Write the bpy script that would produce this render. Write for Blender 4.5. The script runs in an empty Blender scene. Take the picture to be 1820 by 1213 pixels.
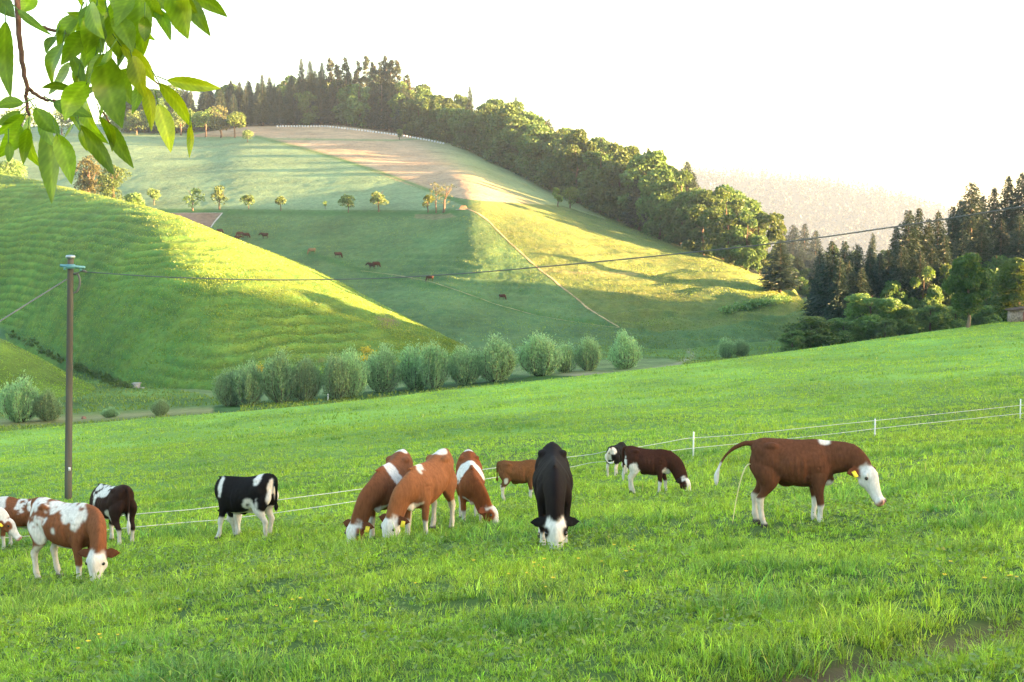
import bpy, math, random
import numpy as np
from mathutils import Vector, Matrix, noise as mnoise
from mathutils.bvhtree import BVHTree
from mathutils.kdtree import KDTree

SC = bpy.context.scene
COL = SC.collection
rad = math.radians

# ---------------------------------------------------------------- camera
W, H, FPX, HORIZON = 1820.0, 1213.0, 2197.0, 430.0
PITCH = math.atan((H / 2 - HORIZON) / FPX)
cam_d = bpy.data.cameras.new('camera')
cam_d.sensor_width = 36.0
cam_d.lens = 36.0 * FPX / W
cam_d.clip_start = 0.05
cam_d.clip_end = 12000.0
cam = bpy.data.objects.new('camera', cam_d)
COL.objects.link(cam)
cam.location = (0, 0, 0)
cam.rotation_euler = (rad(90) - PITCH, 0, 0)
SC.camera = cam

# ---------------------------------------------------------------- sky, sun, exposure
SUN_AZ, SUN_EL = 103.0, 2.9            # azimuth clockwise from the view direction
wd = bpy.data.worlds.new('World')
SC.world = wd
wd.use_nodes = True
wn = wd.node_tree
bg = wn.nodes['Background']
sky = wn.nodes.new('ShaderNodeTexSky')
sky.sky_type = 'NISHITA'
sky.sun_disc = False
sky.sun_elevation = rad(SUN_EL)
sky.sun_rotation = rad(SUN_AZ)
sky.altitude = 600
sky.air_density = 1.0
sky.dust_density = 4.0
sky.ozone_density = 1.0
wn.links.new(sky.outputs[0], bg.inputs[0])
bg.inputs[1].default_value = 0.1
sun_d = bpy.data.lights.new('sun', 'SUN')
sun_d.energy = 4.4
sun_d.angle = rad(0.6)
sun_d.color = (1.0, 0.55, 0.25)
sun = bpy.data.objects.new('sun', sun_d)
COL.objects.link(sun)
SUNV = Vector((math.cos(rad(SUN_EL)) * math.sin(rad(SUN_AZ)), math.cos(rad(SUN_EL)) * math.cos(rad(SUN_AZ)), math.sin(rad(SUN_EL))))
sun.rotation_euler = SUNV.to_track_quat('Z', 'Y').to_euler()
vs = SC.view_settings
vs.view_transform = 'Standard'
vs.look = 'None'
vs.exposure = 4.6
vs.gamma = 1.0
SC.cycles.max_bounces = 6
SC.cycles.diffuse_bounces = 3
SC.cycles.transmission_bounces = 4
SC.cycles.transparent_max_bounces = 4
SC.cycles.volume_bounces = 1
SC.cycles.caustics_reflective = False
SC.cycles.caustics_refractive = False

# ---------------------------------------------------------------- projection helpers
CP, SP = math.cos(PITCH), math.sin(PITCH)

def at(px, py, Y):
    """World points for photo pixels at depth Y (arrays or numbers)."""
    u = (np.asarray(px, float) - W / 2) / FPX
    v = (H / 2 - np.asarray(py, float)) / FPX
    dy = CP + v * SP
    dz = -SP + v * CP
    k = np.asarray(Y, float) / dy
    return np.stack(np.broadcast_arrays(u * k, dy * k, dz * k), -1)

def proj(P):
    P = np.asarray(P, float)
    f = P[..., 1] * CP - P[..., 2] * SP
    up = P[..., 1] * SP + P[..., 2] * CP
    return W / 2 + P[..., 0] / f * FPX, H / 2 - up / f * FPX

def pt(px, py, Y):
    return Vector(at(px, py, Y))

# ---------------------------------------------------------------- maths helpers
def hash3(ix, iy, iz, seed):
    M = 0xFFFFFFFF
    h = (ix.astype(np.int64) * 374761393 + iy.astype(np.int64) * 668265263 + iz.astype(np.int64) * 1274126177 + seed * 974711) & M
    h = ((h ^ (h >> 13)) * 1274126177) & M
    h = ((h ^ (h >> 16)) * 668265263) & M
    return ((h ^ (h >> 15)) & 0xFFFFFF) / float(0xFFFFFF)

def vnoise(x, y, z=0.0, seed=0):
    """Smooth value noise in -1..1."""
    x, y, z = np.broadcast_arrays(np.asarray(x, float), np.asarray(y, float), np.asarray(z, float))
    ix, iy, iz = np.floor(x), np.floor(y), np.floor(z)
    fx, fy, fz = x - ix, y - iy, z - iz
    fx = fx * fx * (3 - 2 * fx); fy = fy * fy * (3 - 2 * fy); fz = fz * fz * (3 - 2 * fz)
    r = 0
    for a in (0, 1):
        for b in (0, 1):
            for c in (0, 1):
                w = (fx if a else 1 - fx) * (fy if b else 1 - fy) * (fz if c else 1 - fz)
                r = r + w * hash3(ix + a, iy + b, iz + c, seed)
    return r * 2 - 1

def fbm(x, y, z=0.0, seed=0, oct=4):
    r, a, f = 0, 0.5, 1.0
    for k in range(oct):
        r = r + a * vnoise(np.asarray(x) * f, np.asarray(y) * f, np.asarray(z) * f, seed + k * 17)
        a *= 0.5; f *= 2.03
    return r

def sstep(a, b, x):
    t = np.clip((np.asarray(x, float) - a) / (b - a), 0, 1)
    return t * t * (3 - 2 * t)

def pchip(xs, ys, x):
    """Monotone cubic interpolation; ys may carry extra axes behind the first."""
    xs = np.asarray(xs, float); ys = np.asarray(ys, float)
    sh = (-1,) + (1,) * (ys.ndim - 1)
    h = np.diff(xs).reshape(sh)
    d = np.diff(ys, axis=0) / h
    m = np.zeros_like(ys)
    m[0] = d[0]; m[-1] = d[-1]
    if len(xs) > 2:
        a, b = d[:-1], d[1:]
        w1, w2 = 2 * h[1:] + h[:-1], h[1:] + 2 * h[:-1]
        with np.errstate(all='ignore'):
            hm = (w1 + w2) / (w1 / a + w2 / b)
        m[1:-1] = np.where(a * b > 0, hm, 0.0)
        m = np.nan_to_num(m)
    x = np.asarray(x, float)
    i = np.clip(np.searchsorted(xs, x) - 1, 0, len(xs) - 2)
    hh = (xs[i + 1] - xs[i]).reshape((-1,) + (1,) * (ys.ndim - 1))
    t = ((x - xs[i]).reshape((-1,) + (1,) * (ys.ndim - 1))) / hh
    t = np.clip(t, 0, 1)
    return ((1 + 2 * t) * (1 - t) ** 2 * ys[i] + t * (1 - t) ** 2 * hh * m[i]
            + t * t * (3 - 2 * t) * ys[i + 1] + t * t * (t - 1) * hh * m[i + 1])

def inpoly(px, py, poly):
    px = np.asarray(px); py = np.asarray(py)
    r = np.zeros(px.shape, bool)
    n = len(poly)
    for i in range(n):
        x1, y1 = poly[i]; x2, y2 = poly[(i + 1) % n]
        if y1 == y2:
            continue
        c = ((y1 > py) != (y2 > py)) & (px < (x2 - x1) * (py - y1) / (y2 - y1) + x1)
        r ^= c
    return r

def dline(px, py, line):
    """Distance in photo pixels to a polyline."""
    best = np.full(np.shape(px), 1e9)
    for (x1, y1), (x2, y2) in zip(line[:-1], line[1:]):
        dx, dy = x2 - x1, y2 - y1
        t = np.clip(((px - x1) * dx + (py - y1) * dy) / (dx * dx + dy * dy), 0, 1)
        best = np.minimum(best, np.hypot(px - x1 - t * dx, py - y1 - t * dy))
    return best

# ---------------------------------------------------------------- mesh helpers
def mesh_from(name, V, faces, mats=(), midx=None, col=None, smooth=False):
    """faces: an int array (n,3)/(n,4) or a list of such arrays. col: (nverts,3) pigment."""
    V = np.asarray(V, np.float32)
    if isinstance(faces, np.ndarray):
        faces = [faces]
    faces = [f for f in faces if len(f)]
    me = bpy.data.meshes.new(name)
    me.vertices.add(len(V))
    me.vertices.foreach_set('co', V.ravel())
    tot = np.concatenate([np.full(len(f), f.shape[1], np.int32) for f in faces])
    idx = np.concatenate([f.ravel() for f in faces]).astype(np.int32)
    me.loops.add(len(idx))
    me.loops.foreach_set('vertex_index', idx)
    me.polygons.add(len(tot))
    me.polygons.foreach_set('loop_start', np.concatenate([[0], np.cumsum(tot)[:-1]]).astype(np.int32))
    if midx is not None:
        me.polygons.foreach_set('material_index', np.asarray(midx, np.int32))
    if smooth:
        me.polygons.foreach_set('use_smooth', np.ones(len(tot), bool))
    if col is not None:
        at_ = me.color_attributes.new('Col', 'FLOAT_COLOR', 'POINT')
        c = np.ones((len(V), 4), np.float32)
        c[:, :3] = col
        at_.data.foreach_set('color', c.ravel())
    me.update(calc_edges=True)
    for m in (mats if isinstance(mats, (list, tuple)) else [mats]):
        me.materials.append(m)
    return me

def link(name, me, parent=None, loc=None, rotz=None, scale=None):
    o = bpy.data.objects.new(name, me)
    COL.objects.link(o)
    if parent is not None:
        o.parent = parent
    if loc is not None:
        o.location = loc
    if rotz is not None:
        o.rotation_euler = (0, 0, rotz)
    if scale is not None:
        o.scale = (scale,) * 3 if not hasattr(scale, '__len__') else scale
    return o

def tag(o, label=None, cat=None, group=None, kind=None):
    if label: o['label'] = label
    if cat: o['category'] = cat
    if group: o['group'] = group
    if kind: o['kind'] = kind
    return o

def empty(name, loc, rotz=0.0, scale=1.0):
    o = bpy.data.objects.new(name, None)
    COL.objects.link(o)
    o.location = loc
    o.rotation_euler = (0, 0, rotz)
    o.scale = (scale,) * 3
    o.empty_display_size = 0.2
    return o

def copy_tree(o, parent=None):
    c = o.copy()
    COL.objects.link(c)
    if parent is not None:
        c.parent = parent
    for ch in list(o.children):
        copy_tree(ch, c)
    return c

class Geo:
    """Collects vertices and faces with a pigment and a material slot."""
    def __init__(s):
        s.V, s.F3, s.F4, s.m3, s.m4, s.C, s.n = [], [], [], [], [], [], 0
    def add(s, V, F, mi=0, col=(1, 1, 1)):
        V = np.asarray(V, float); F = np.asarray(F, np.int64)
        s.V.append(V)
        c = np.asarray(col, float)
        s.C.append(np.broadcast_to(c, (len(V), 3)))
        if F.shape[1] == 3:
            s.F3.append(F + s.n); s.m3.append(np.full(len(F), mi))
        else:
            s.F4.append(F + s.n); s.m4.append(np.full(len(F), mi))
        s.n += len(V)
    def tube(s, path, radii, n=8, mi=0, col=(1, 1, 1), caps=True):
        V, F = tube(path, radii, n, caps)
        s.add(V, F, mi, col)
    def box(s, c, sz, mi=0, col=(1, 1, 1), R=None):
        x, y, z = [k / 2 for k in sz]
        V = np.array([(a * x, b * y, d * z) for d in (-1, 1) for b in (-1, 1) for a in (-1, 1)])
        if R is not None:
            V = V @ np.asarray(R).T
        F = np.array([(0, 2, 3, 1), (4, 5, 7, 6), (0, 1, 5, 4), (2, 6, 7, 3), (0, 4, 6, 2), (1, 3, 7, 5)])
        s.add(V + np.asarray(c), F, mi, col)
    def mesh(s, name, mats=(), smooth=False):
        F, m = [], []
        if s.F3: F.append(np.concatenate(s.F3)); m.append(np.concatenate(s.m3))
        if s.F4: F.append(np.concatenate(s.F4)); m.append(np.concatenate(s.m4))
        return mesh_from(name, np.concatenate(s.V), F, mats, np.concatenate(m), np.concatenate(s.C), smooth)

def tube(path, radii, n=8, caps=True):
    P = np.asarray(path, float)
    R = np.broadcast_to(np.asarray(radii, float), (len(P),))
    T = np.gradient(P, axis=0)
    T /= np.linalg.norm(T, axis=1)[:, None] + 1e-9
    ref = np.array([0.0, 0, 1]) if abs(T[:, 2]).mean() < 0.8 else np.array([1.0, 0, 0])
    A = np.cross(T, ref); A /= np.linalg.norm(A, axis=1)[:, None] + 1e-9
    B = np.cross(T, A)
    th = np.linspace(0, 2 * np.pi, n, endpoint=False)
    V = P[:, None] + R[:, None, None] * (A[:, None] * np.cos(th)[None, :, None] + B[:, None] * np.sin(th)[None, :, None])
    k = len(P)
    i, j = np.meshgrid(np.arange(k - 1), np.arange(n), indexing='ij')
    F = np.stack([i * n + j, i * n + (j + 1) % n, (i + 1) * n + (j + 1) % n, (i + 1) * n + j], -1).reshape(-1, 4)
    V = V.reshape(-1, 3)
    if caps:
        V = np.concatenate([V, P[:1], P[-1:]])
        a, b = len(V) - 2, len(V) - 1
        j = np.arange(n)
        c1 = np.stack([(j + 1) % n, j, np.full(n, a), np.full(n, a)], -1)
        c2 = np.stack([(k - 1) * n + j, (k - 1) * n + (j + 1) % n, np.full(n, b), np.full(n, b)], -1)
        # caps as degenerate-free quads: pair neighbours
        j2 = np.arange(0, n, 2)
        c1 = np.stack([(j2 + 2) % n, (j2 + 1) % n, j2, np.full(len(j2), a)], -1)
        c2 = np.stack([(k - 1) * n + j2, (k - 1) * n + (j2 + 1) % n, (k - 1) * n + (j2 + 2) % n, np.full(len(j2), b)], -1)
        F = np.concatenate([F, c1, c2])
    return V, F

def cloud(C, U, Vv, su, sv):
    """Diamond leaves: centres C, long axes U, cross axes Vv, half sizes su, sv."""
    su = np.asarray(su)[..., None] if np.ndim(su) else su
    sv = np.asarray(sv)[..., None] if np.ndim(sv) else sv
    V = np.stack([C - U * su, C + Vv * sv - U * su * .1, C + U * su, C - Vv * sv - U * su * .1], 1).reshape(-1, 3)
    F = np.arange(len(C) * 4).reshape(-1, 4)
    return V, F

def rand_dirs(rng, n):
    v = rng.normal(size=(n, 3))
    return v / (np.linalg.norm(v, axis=1)[:, None] + 1e-9)

def unit(v):
    return v / (np.linalg.norm(v, axis=-1)[..., None] + 1e-9)

# ---------------------------------------------------------------- materials
def nodes(name):
    m = bpy.data.materials.new(name)
    m.use_nodes = True
    nt = m.node_tree
    nt.nodes.clear()
    out = nt.nodes.new('ShaderNodeOutputMaterial')
    return m, nt, out

def N(nt, typ, **kw):
    n = nt.nodes.new(typ)
    for k, v in kw.items():
        if k.startswith('i_'):
            key = k[2:]
            n.inputs[int(key) if key.isdigit() else key].default_value = v
        else:
            setattr(n, k, v)
    return n

def simple(name, color, rough=0.8, spec=0.3, var=0.25, scale=8.0, bump=0.0, metal=0.0, stretch=(1, 1, 1)):
    m, nt, out = nodes(name)
    L = nt.links.new
    tc = N(nt, 'ShaderNodeTexCoord')
    mp = N(nt, 'ShaderNodeMapping'); mp.inputs['Scale'].default_value = stretch
    L(tc.outputs['Object'], mp.inputs[0])
    nz = N(nt, 'ShaderNodeTexNoise', i_Scale=scale, i_Detail=6.0)
    L(mp.outputs[0], nz.inputs['Vector'])
    rp = N(nt, 'ShaderNodeMapRange'); rp.inputs[3].default_value = 1 - var; rp.inputs[4].default_value = 1 + var
    rp.inputs[1].default_value = .3; rp.inputs[2].default_value = .7
    L(nz.outputs[0], rp.inputs[0])
    mx = N(nt, 'ShaderNodeMixRGB', blend_type='MULTIPLY', i_0=1.0)
    mx.inputs[1].default_value = (*color, 1)
    L(rp.outputs[0], mx.inputs[2])
    b = N(nt, 'ShaderNodeBsdfPrincipled')
    b.inputs['Roughness'].default_value = rough
    b.inputs['Specular IOR Level'].default_value = spec
    b.inputs['Metallic'].default_value = metal
    L(mx.outputs[0], b.inputs['Base Color'])
    if bump:
        bp = N(nt, 'ShaderNodeBump', i_Strength=bump, i_Distance=0.02)
        L(nz.outputs[0], bp.inputs['Height']); L(bp.outputs[0], b.inputs['Normal'])
    L(b.outputs[0], out.inputs[0])
    return m

def leaf_mat(name, color, trans=0.45, var=0.35, hue=(1.25, 1.1, 0.6), rough=0.55, spec=0.25, nscale=0.6):
    """Leaf surface: pigment x 'Col', varied per object and in clumps; lets light through."""
    m, nt, out = nodes(name)
    L = nt.links.new
    ca = N(nt, 'ShaderNodeVertexColor', layer_name='Col')
    oi = N(nt, 'ShaderNodeObjectInfo')
    mx = N(nt, 'ShaderNodeMixRGB', blend_type='MULTIPLY', i_0=1.0)
    mx.inputs[1].default_value = (*color, 1)
    L(ca.outputs[0], mx.inputs[2])
    hs = N(nt, 'ShaderNodeHueSaturation')
    mr = N(nt, 'ShaderNodeMapRange'); mr.inputs[3].default_value = .485; mr.inputs[4].default_value = .515
    L(oi.outputs['Random'], mr.inputs[0]); L(mr.outputs[0], hs.inputs['Hue'])
    mul = N(nt, 'ShaderNodeMath', operation='MULTIPLY_ADD', i_1=0.5, i_2=0.75)
    L(oi.outputs['Random'], mul.inputs[0]); L(mul.outputs[0], hs.inputs['Value'])
    L(mx.outputs[0], hs.inputs['Color'])
    p = N(nt, 'ShaderNodeBsdfPrincipled')
    p.inputs['Roughness'].default_value = rough
    p.inputs['Specular IOR Level'].default_value = spec
    L(hs.outputs[0], p.inputs['Base Color'])
    t = N(nt, 'ShaderNodeBsdfTranslucent')
    tm = N(nt, 'ShaderNodeMixRGB', blend_type='MULTIPLY', i_0=1.0)
    tm.inputs[2].default_value = (*hue, 1)
    L(hs.outputs[0], tm.inputs[1]); L(tm.outputs[0], t.inputs[0])
    ms = N(nt, 'ShaderNodeMixShader', i_0=trans)
    L(p.outputs[0], ms.inputs[1]); L(t.outputs[0], ms.inputs[2])
    L(ms.outputs[0], out.inputs[0])
    return m

def ground_mat(name, scale=1.0, var=0.35, bump=0.6, dist=0.25):
    """Pigment comes from 'Col'; blades and clumps from layered noise."""
    m, nt, out = nodes(name)
    L = nt.links.new
    ca = N(nt, 'ShaderNodeVertexColor', layer_name='Col')
    tc = N(nt, 'ShaderNodeTexCoord')
    n1 = N(nt, 'ShaderNodeTexNoise', i_Scale=0.9 * scale, i_Detail=8.0, i_Roughness=0.7)
    n2 = N(nt, 'ShaderNodeTexNoise', i_Scale=0.07 * scale, i_Detail=4.0)
    L(tc.outputs['Object'], n1.inputs['Vector']); L(tc.outputs['Object'], n2.inputs['Vector'])
    ad = N(nt, 'ShaderNodeMath', operation='MULTIPLY_ADD', i_1=0.5)
    L(n2.outputs[0], ad.inputs[0]); L(n1.outputs[0], ad.inputs[2])
    rp = N(nt, 'ShaderNodeMapRange'); rp.inputs[1].default_value = .5; rp.inputs[2].default_value = 1.0
    rp.inputs[3].default_value = 1 - var; rp.inputs[4].default_value = 1 + var
    L(ad.outputs[0], rp.inputs[0])
    mx = N(nt, 'ShaderNodeMixRGB', blend_type='MULTIPLY', i_0=1.0)
    L(ca.outputs[0], mx.inputs[1]); L(rp.outputs[0], mx.inputs[2])
    b = N(nt, 'ShaderNodeBsdfPrincipled')
    b.inputs['Roughness'].default_value = 0.9
    b.inputs['Specular IOR Level'].default_value = 0.1
    L(mx.outputs[0], b.inputs['Base Color'])
    bp = N(nt, 'ShaderNodeBump', i_Strength=bump, i_Distance=dist)
    L(n1.outputs[0], bp.inputs['Height']); L(bp.outputs[0], b.inputs['Normal'])
    L(b.outputs[0], out.inputs[0])
    return m
# ================================================================ TERRAIN
GRASS = ground_mat('hill_grass', 1.0, 0.35, 0.8, 0.35)
MEADOW = ground_mat('meadow_soil', 4.0, 0.3, 0.5, 0.05)

def grid_faces(nr, nc):
    i, j = np.meshgrid(np.arange(nr - 1), np.arange(nc - 1), indexing='ij')
    a = i * nc + j
    return np.stack([a, a + 1, a + nc + 1, a + nc], -1).reshape(-1, 4)

SHEETS = {}
def sheet(name, P, mat, col):
    """Grid of points -> one terrain object with its ray-casting tree."""
    nr, nc = P.shape[:2]
    F = grid_faces(nr, nc)
    V = P.reshape(-1, 3)
    me = mesh_from(name, V, F, mat, None, col.reshape(-1, 3), True)
    o = link(name, me)
    tag(o, kind='structure')
    SHEETS[name] = BVHTree.FromPolygons([tuple(v) for v in V], [tuple(f) for f in F.tolist()])
    return o

def row(pts, px):
    a = np.array(pts, float)
    return at(px, pchip(a[:, 0], a[:, 1], px), pchip(a[:, 0], a[:, 2], px))

def loft(rows, n):
    """rows: list of (cols,3); n: samples between neighbours. Heights stay monotone between rows."""
    R = np.array(rows)
    t = np.concatenate([np.linspace(i, i + 1, k, endpoint=False) for i, k in enumerate(n)] + [[len(rows) - 1]])
    return pchip(np.arange(len(rows)), R, t)

def ground(px, py, *names):
    """First hit of the ray through a photo pixel."""
    d = Vector(at(px, py, 1.0)).normalized()
    best = None
    for n in names or SHEETS:
        h = SHEETS[n].ray_cast(Vector((0, 0, 0)), d, 5000)
        if h[0] is not None and (best is None or h[3] < best[1]):
            best = (h[0], h[3])
    return best[0] if best else None

def drop(x, y, *names):
    """Ground point straight below (x, y): the highest sheet there."""
    best = None
    for n in names or SHEETS:
        h = SHEETS[n].ray_cast(Vector((x, y, 400)), Vector((0, 0, -1)), 900)
        if h[0] is not None and (best is None or h[0].z > best.z):
            best = h[0]
    return best

# ---- near meadow (analytic slope, falling away and to the left)
GP = ([-30, 0, 16, 43, 75, 110, 150, 200], [-4.2, 0, 2.24, 5.9, 9.0, 11.5, 13.4, 15.0])
def ditch(X, Y):
    """The worn track in the foreground corner: signed distance across it."""
    return (Y - (6.75 + 0.62 * (X - 0.6))) * 0.85
def meadow_z(X, Y):
    sh = np.shape(Y)
    g = pchip(GP[0], GP[1], np.ravel(Y)).reshape(sh)
    z = -1.7 - g + 0.08 * X
    z = z + 0.10 * fbm(X * .35, Y * .35, 0, 3, 3) * sstep(2, 8, Y) + 0.35 * fbm(X * .06, Y * .06, 0, 5, 2)
    d = ditch(X, Y)
    on = sstep(0.1, 1.2, X) * sstep(9, 6, X)
    z = z - on * (0.16 * np.exp(-(d / 0.28) ** 2) + 0.10 * sstep(0.1, -0.3, d))
    return z
BND = [(-500, 818), (-200, 790), (0, 768), (250, 745), (400, 734), (600, 716), (800, 693), (1000, 672), (1200, 650), (1400, 625), (1600, 597), (1820, 568), (2100, 532), (2600, 480)]
def bound_Y(px):
    """Depth of the meadow's far edge for photo columns."""
    b = np.array(BND, float)
    py = pchip(b[:, 0], b[:, 1], px)
    lo, hi = np.full(len(px), 60.0), np.full(len(px), 190.0)
    for _ in range(40):
        mid = (lo + hi) / 2
        p = at(px, py, mid)
        above = p[:, 2] > meadow_z(p[:, 0], p[:, 1])
        lo = np.where(above, mid, lo); hi = np.where(above, hi, mid)
    return (lo + hi) / 2

mpx = np.linspace(-500, 2600, 420)
bY = bound_Y(mpx)
nr = 300
tt = np.linspace(0, 1, nr)
PM = np.zeros((nr + 3, len(mpx), 3))
slope = (mpx - W / 2) / FPX
for k, t in enumerate(tt):
    Y = -6 + 9 * (t / .08) if t < .08 else 3 * (bY / 3) ** ((t - .08) / .92)
    Y = np.broadcast_to(Y, bY.shape)
    X = slope * np.maximum(Y, 14 - Y * .3 if t < .08 else 0) if t < .08 else slope * np.maximum(Y, 13.0 - 0.0 * Y)
    PM[k, :, 0], PM[k, :, 1] = X, Y
    PM[k, :, 2] = meadow_z(X, Y)
for k, (dy, dz) in enumerate(((1.2, .5), (5, 1.8), (14, 5))):
    Y = bY + dy
    PM[nr + k, :, 0], PM[nr + k, :, 1] = slope * Y, Y
    PM[nr + k, :, 2] = meadow_z(slope * bY, bY) - dz
X, Y = PM[..., 0], PM[..., 1]
n = fbm(X * .16, Y * .16, 0, 8, 4)
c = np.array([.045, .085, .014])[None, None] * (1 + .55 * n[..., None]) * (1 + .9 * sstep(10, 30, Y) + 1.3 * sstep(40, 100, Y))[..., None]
c = c + np.array([.03, .02, 0]) * (fbm(X * .05, Y * .03, 0, 33, 3)[..., None])
soil = np.exp(-(ditch(X, Y) / .22) ** 2) * sstep(0.2, 1.2, X) * sstep(9, 6, X) * (Y > 3)
c = c * (1 - soil[..., None]) + np.array([.11, .075, .045]) * soil[..., None]
sheet('meadow', PM, MEADOW, np.clip(c, .005, 1))

# ---- valley floor behind the meadow
vpx = np.linspace(-500, 2300, 420)
vb = bound_Y(vpx)
bb = np.array(BND, float)
bpy_ = pchip(bb[:, 0], bb[:, 1], vpx)
v0 = at(vpx, bpy_, vb - 2); v0[:, 2] -= .35
v1 = row([(-500, 785, 128), (0, 745, 124), (250, 735, 126), (450, 722, 127), (700, 700, 132), (1000, 665, 139), (1200, 652, 146), (1400, 634, 152), (1820, 590, 175), (2300, 560, 190)], vpx)
v2 = row([(-500, 745, 150), (0, 706, 146), (230, 702, 148), (450, 697, 150), (700, 674, 154), (1000, 648, 162), (1200, 640, 172), (1300, 632, 182), (1450, 615, 195), (1820, 590, 215), (2300, 570, 230)], vpx)
v3 = row([(-500, 660, 195), (0, 650, 186), (230, 672, 180), (450, 672, 178), (700, 652, 180), (810, 632, 190), (1000, 624, 192), (1100, 614, 202), (1200, 620, 208), (1300, 606, 216), (1450, 585, 240), (1820, 560, 300), (2300, 540, 330)], vpx)
v4 = v3 * 1.25; v4[:, 2] = v3[:, 2] - 3
PV = loft([v0, v1, v2, v3, v4], [30, 40, 40, 10])
qx, qy = proj(PV)
X, Y = PV[..., 0], PV[..., 1]
PV[..., 2] += .22 * fbm(X * .25, Y * .25, 0, 12, 4)
c = np.array([.075, .14, .03])[None, None] * (1 + .6 * fbm(X * .12, Y * .12, 0, 19, 4)[..., None])
pale = np.exp(-(dline(qx, qy, [(-200, 772), (0, 752), (250, 737), (420, 727)]) / 7) ** 2)
c = c + pale[..., None] * (np.array([.20, .19, .09]) - c) * .8
hay = inpoly(qx, qy, [(300, 690), (470, 690), (700, 668), (1000, 640), (1190, 638), (1230, 655), (1000, 676), (800, 690), (600, 708), (480, 716), (380, 705)])
c = np.where(hay[..., None], np.array([.11, .16, .06]) * (1 + .4 * fbm(X * .3, Y * .5, 0, 21, 3)[..., None]), c)
trk = np.exp(-(dline(qx, qy, [(1000, 668), (1130, 662), (1200, 650), (1232, 634), (1222, 622)]) / 3.5) ** 2)
c = c + trk[..., None] * (np.array([.24, .22, .15]) - c) * .7
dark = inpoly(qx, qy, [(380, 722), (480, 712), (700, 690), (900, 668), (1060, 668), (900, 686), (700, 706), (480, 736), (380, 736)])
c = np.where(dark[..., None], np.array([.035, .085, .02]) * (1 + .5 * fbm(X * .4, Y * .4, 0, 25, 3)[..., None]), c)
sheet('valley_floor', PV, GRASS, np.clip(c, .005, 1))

# ---- green spur on the left
spx = np.linspace(-400, 830, 620)
s0 = row([(-400, 480, 270), (0, 592, 222), (120, 648, 190), (230, 697, 164), (400, 697, 153), (600, 680, 159), (740, 645, 169), (830, 618, 179)], spx)
s3 = row([(-400, 262, 300), (0, 309, 290), (150, 341, 260), (300, 379, 229), (420, 425, 218), (550, 475, 213), (640, 521, 206), (750, 579, 194), (800, 602, 186), (830, 617, 182)], spx)
def mid(a, b, fy, fd):
    (ax, ay), (bx, by) = proj(a), proj(b)
    return at(ax, ay + (by - ay) * fy, a[:, 1] + (b[:, 1] - a[:, 1]) * fd)
s1 = mid(s0, s3, .42, .22); s2 = mid(s0, s3, .74, .47)
s4 = s3 * ((s3[:, 1] + 22) / s3[:, 1])[:, None]; s4[:, 2] = s3[:, 2] - 3.0
s5 = s3 * ((s3[:, 1] + 75) / s3[:, 1])[:, None]; s5[:, 2] = np.minimum(s3[:, 2] - 22, -14)
sk = s0 * ((s0[:, 1] - 7) / s0[:, 1])[:, None]; sk[:, 2] = s0[:, 2] - 3.0
PS = loft([sk, s0, s1, s2, s3, s4, s5], [8, 90, 90, 70, 12, 8])
qx, qy = proj(PS)
X, Y, Z = PS[..., 0].copy(), PS[..., 1].copy(), PS[..., 2].copy()
fade = sstep(1.0, 4.0, np.abs(PS[..., 2] - s3[None, :, 2])) * .8 + .2
terr = np.sin((Z + 2.2 * fbm(X * .05, Y * .05, 0, 31, 4)) * 2 * np.pi / 1.35) * np.clip(.75 + 1.3 * fbm(X * .07, Y * .07, 0, 30, 3), .1, 1.2)
PS[..., 2] += fade * (.15 * terr + .75 * fbm(X * .05, Y * .05, 0, 34, 2)) + .22 * fbm(X * .4, Y * .4, 0, 35, 4)
nn = fbm(X * .1, Y * .1, Z * .1, 36, 5)[..., None]
c = np.array([.080, .15, .026]) * (1 + .55 * nn) + np.array([.05, .03, .0]) * np.clip(fbm(X * .5, Y * .5, Z * 1.2, 37, 3), -.3, 1)[..., None]
c = c * (1 + .22 * terr[..., None])
bare = np.clip(fbm(X * .16, Y * .16, Z * .5, 39, 4) - .33, 0, 1) * 5 * inpoly(qx, qy, [(420, 560), (720, 560), (720, 640), (420, 650)])
bare = np.clip(bare, 0, 1)[..., None]
c = c * (1 - bare) + np.array([.14, .10, .07]) * bare
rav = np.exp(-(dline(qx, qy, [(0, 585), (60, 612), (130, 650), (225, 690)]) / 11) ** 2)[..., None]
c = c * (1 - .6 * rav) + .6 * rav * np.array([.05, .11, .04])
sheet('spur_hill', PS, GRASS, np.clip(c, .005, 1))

# ---- small knoll in front of the spur
kpx = np.linspace(-500, 260, 260)
k0 = row([(-500, 720, 130), (0, 708, 141), (100, 712, 143), (260, 718, 148)], kpx)
k3 = row([(-500, 520, 148), (-100, 570, 156), (0, 603, 160), (60, 630, 161), (120, 665, 161), (200, 700, 160), (260, 722, 158)], kpx)
k1 = mid(k0, k3, .6, .45)
k4 = k3 * ((k3[:, 1] + 12) / k3[:, 1])[:, None]; k4[:, 2] -= 1.5
k5 = k3 * ((k3[:, 1] + 35) / k3[:, 1])[:, None]; k5[:, 2] -= 9
sk = k0 * ((k0[:, 1] - 6) / k0[:, 1])[:, None]; sk[:, 2] = k0[:, 2] - 2.5
PK = loft([sk, k0, k1, k3, k4, k5], [6, 40, 40, 10, 6])
X, Y, Z = PK[..., 0].copy(), PK[..., 1].copy(), PK[..., 2].copy()
PK[..., 2] += .18 * fbm(X * .4, Y * .4, 0, 41, 4)
c = np.array([.085, .15, .02]) * (1 + .6 * fbm(X * .2, Y * .2, Z * .3, 42, 4)[..., None])
sheet('knoll', PK, GRASS, np.clip(c, .005, 1))

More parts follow.
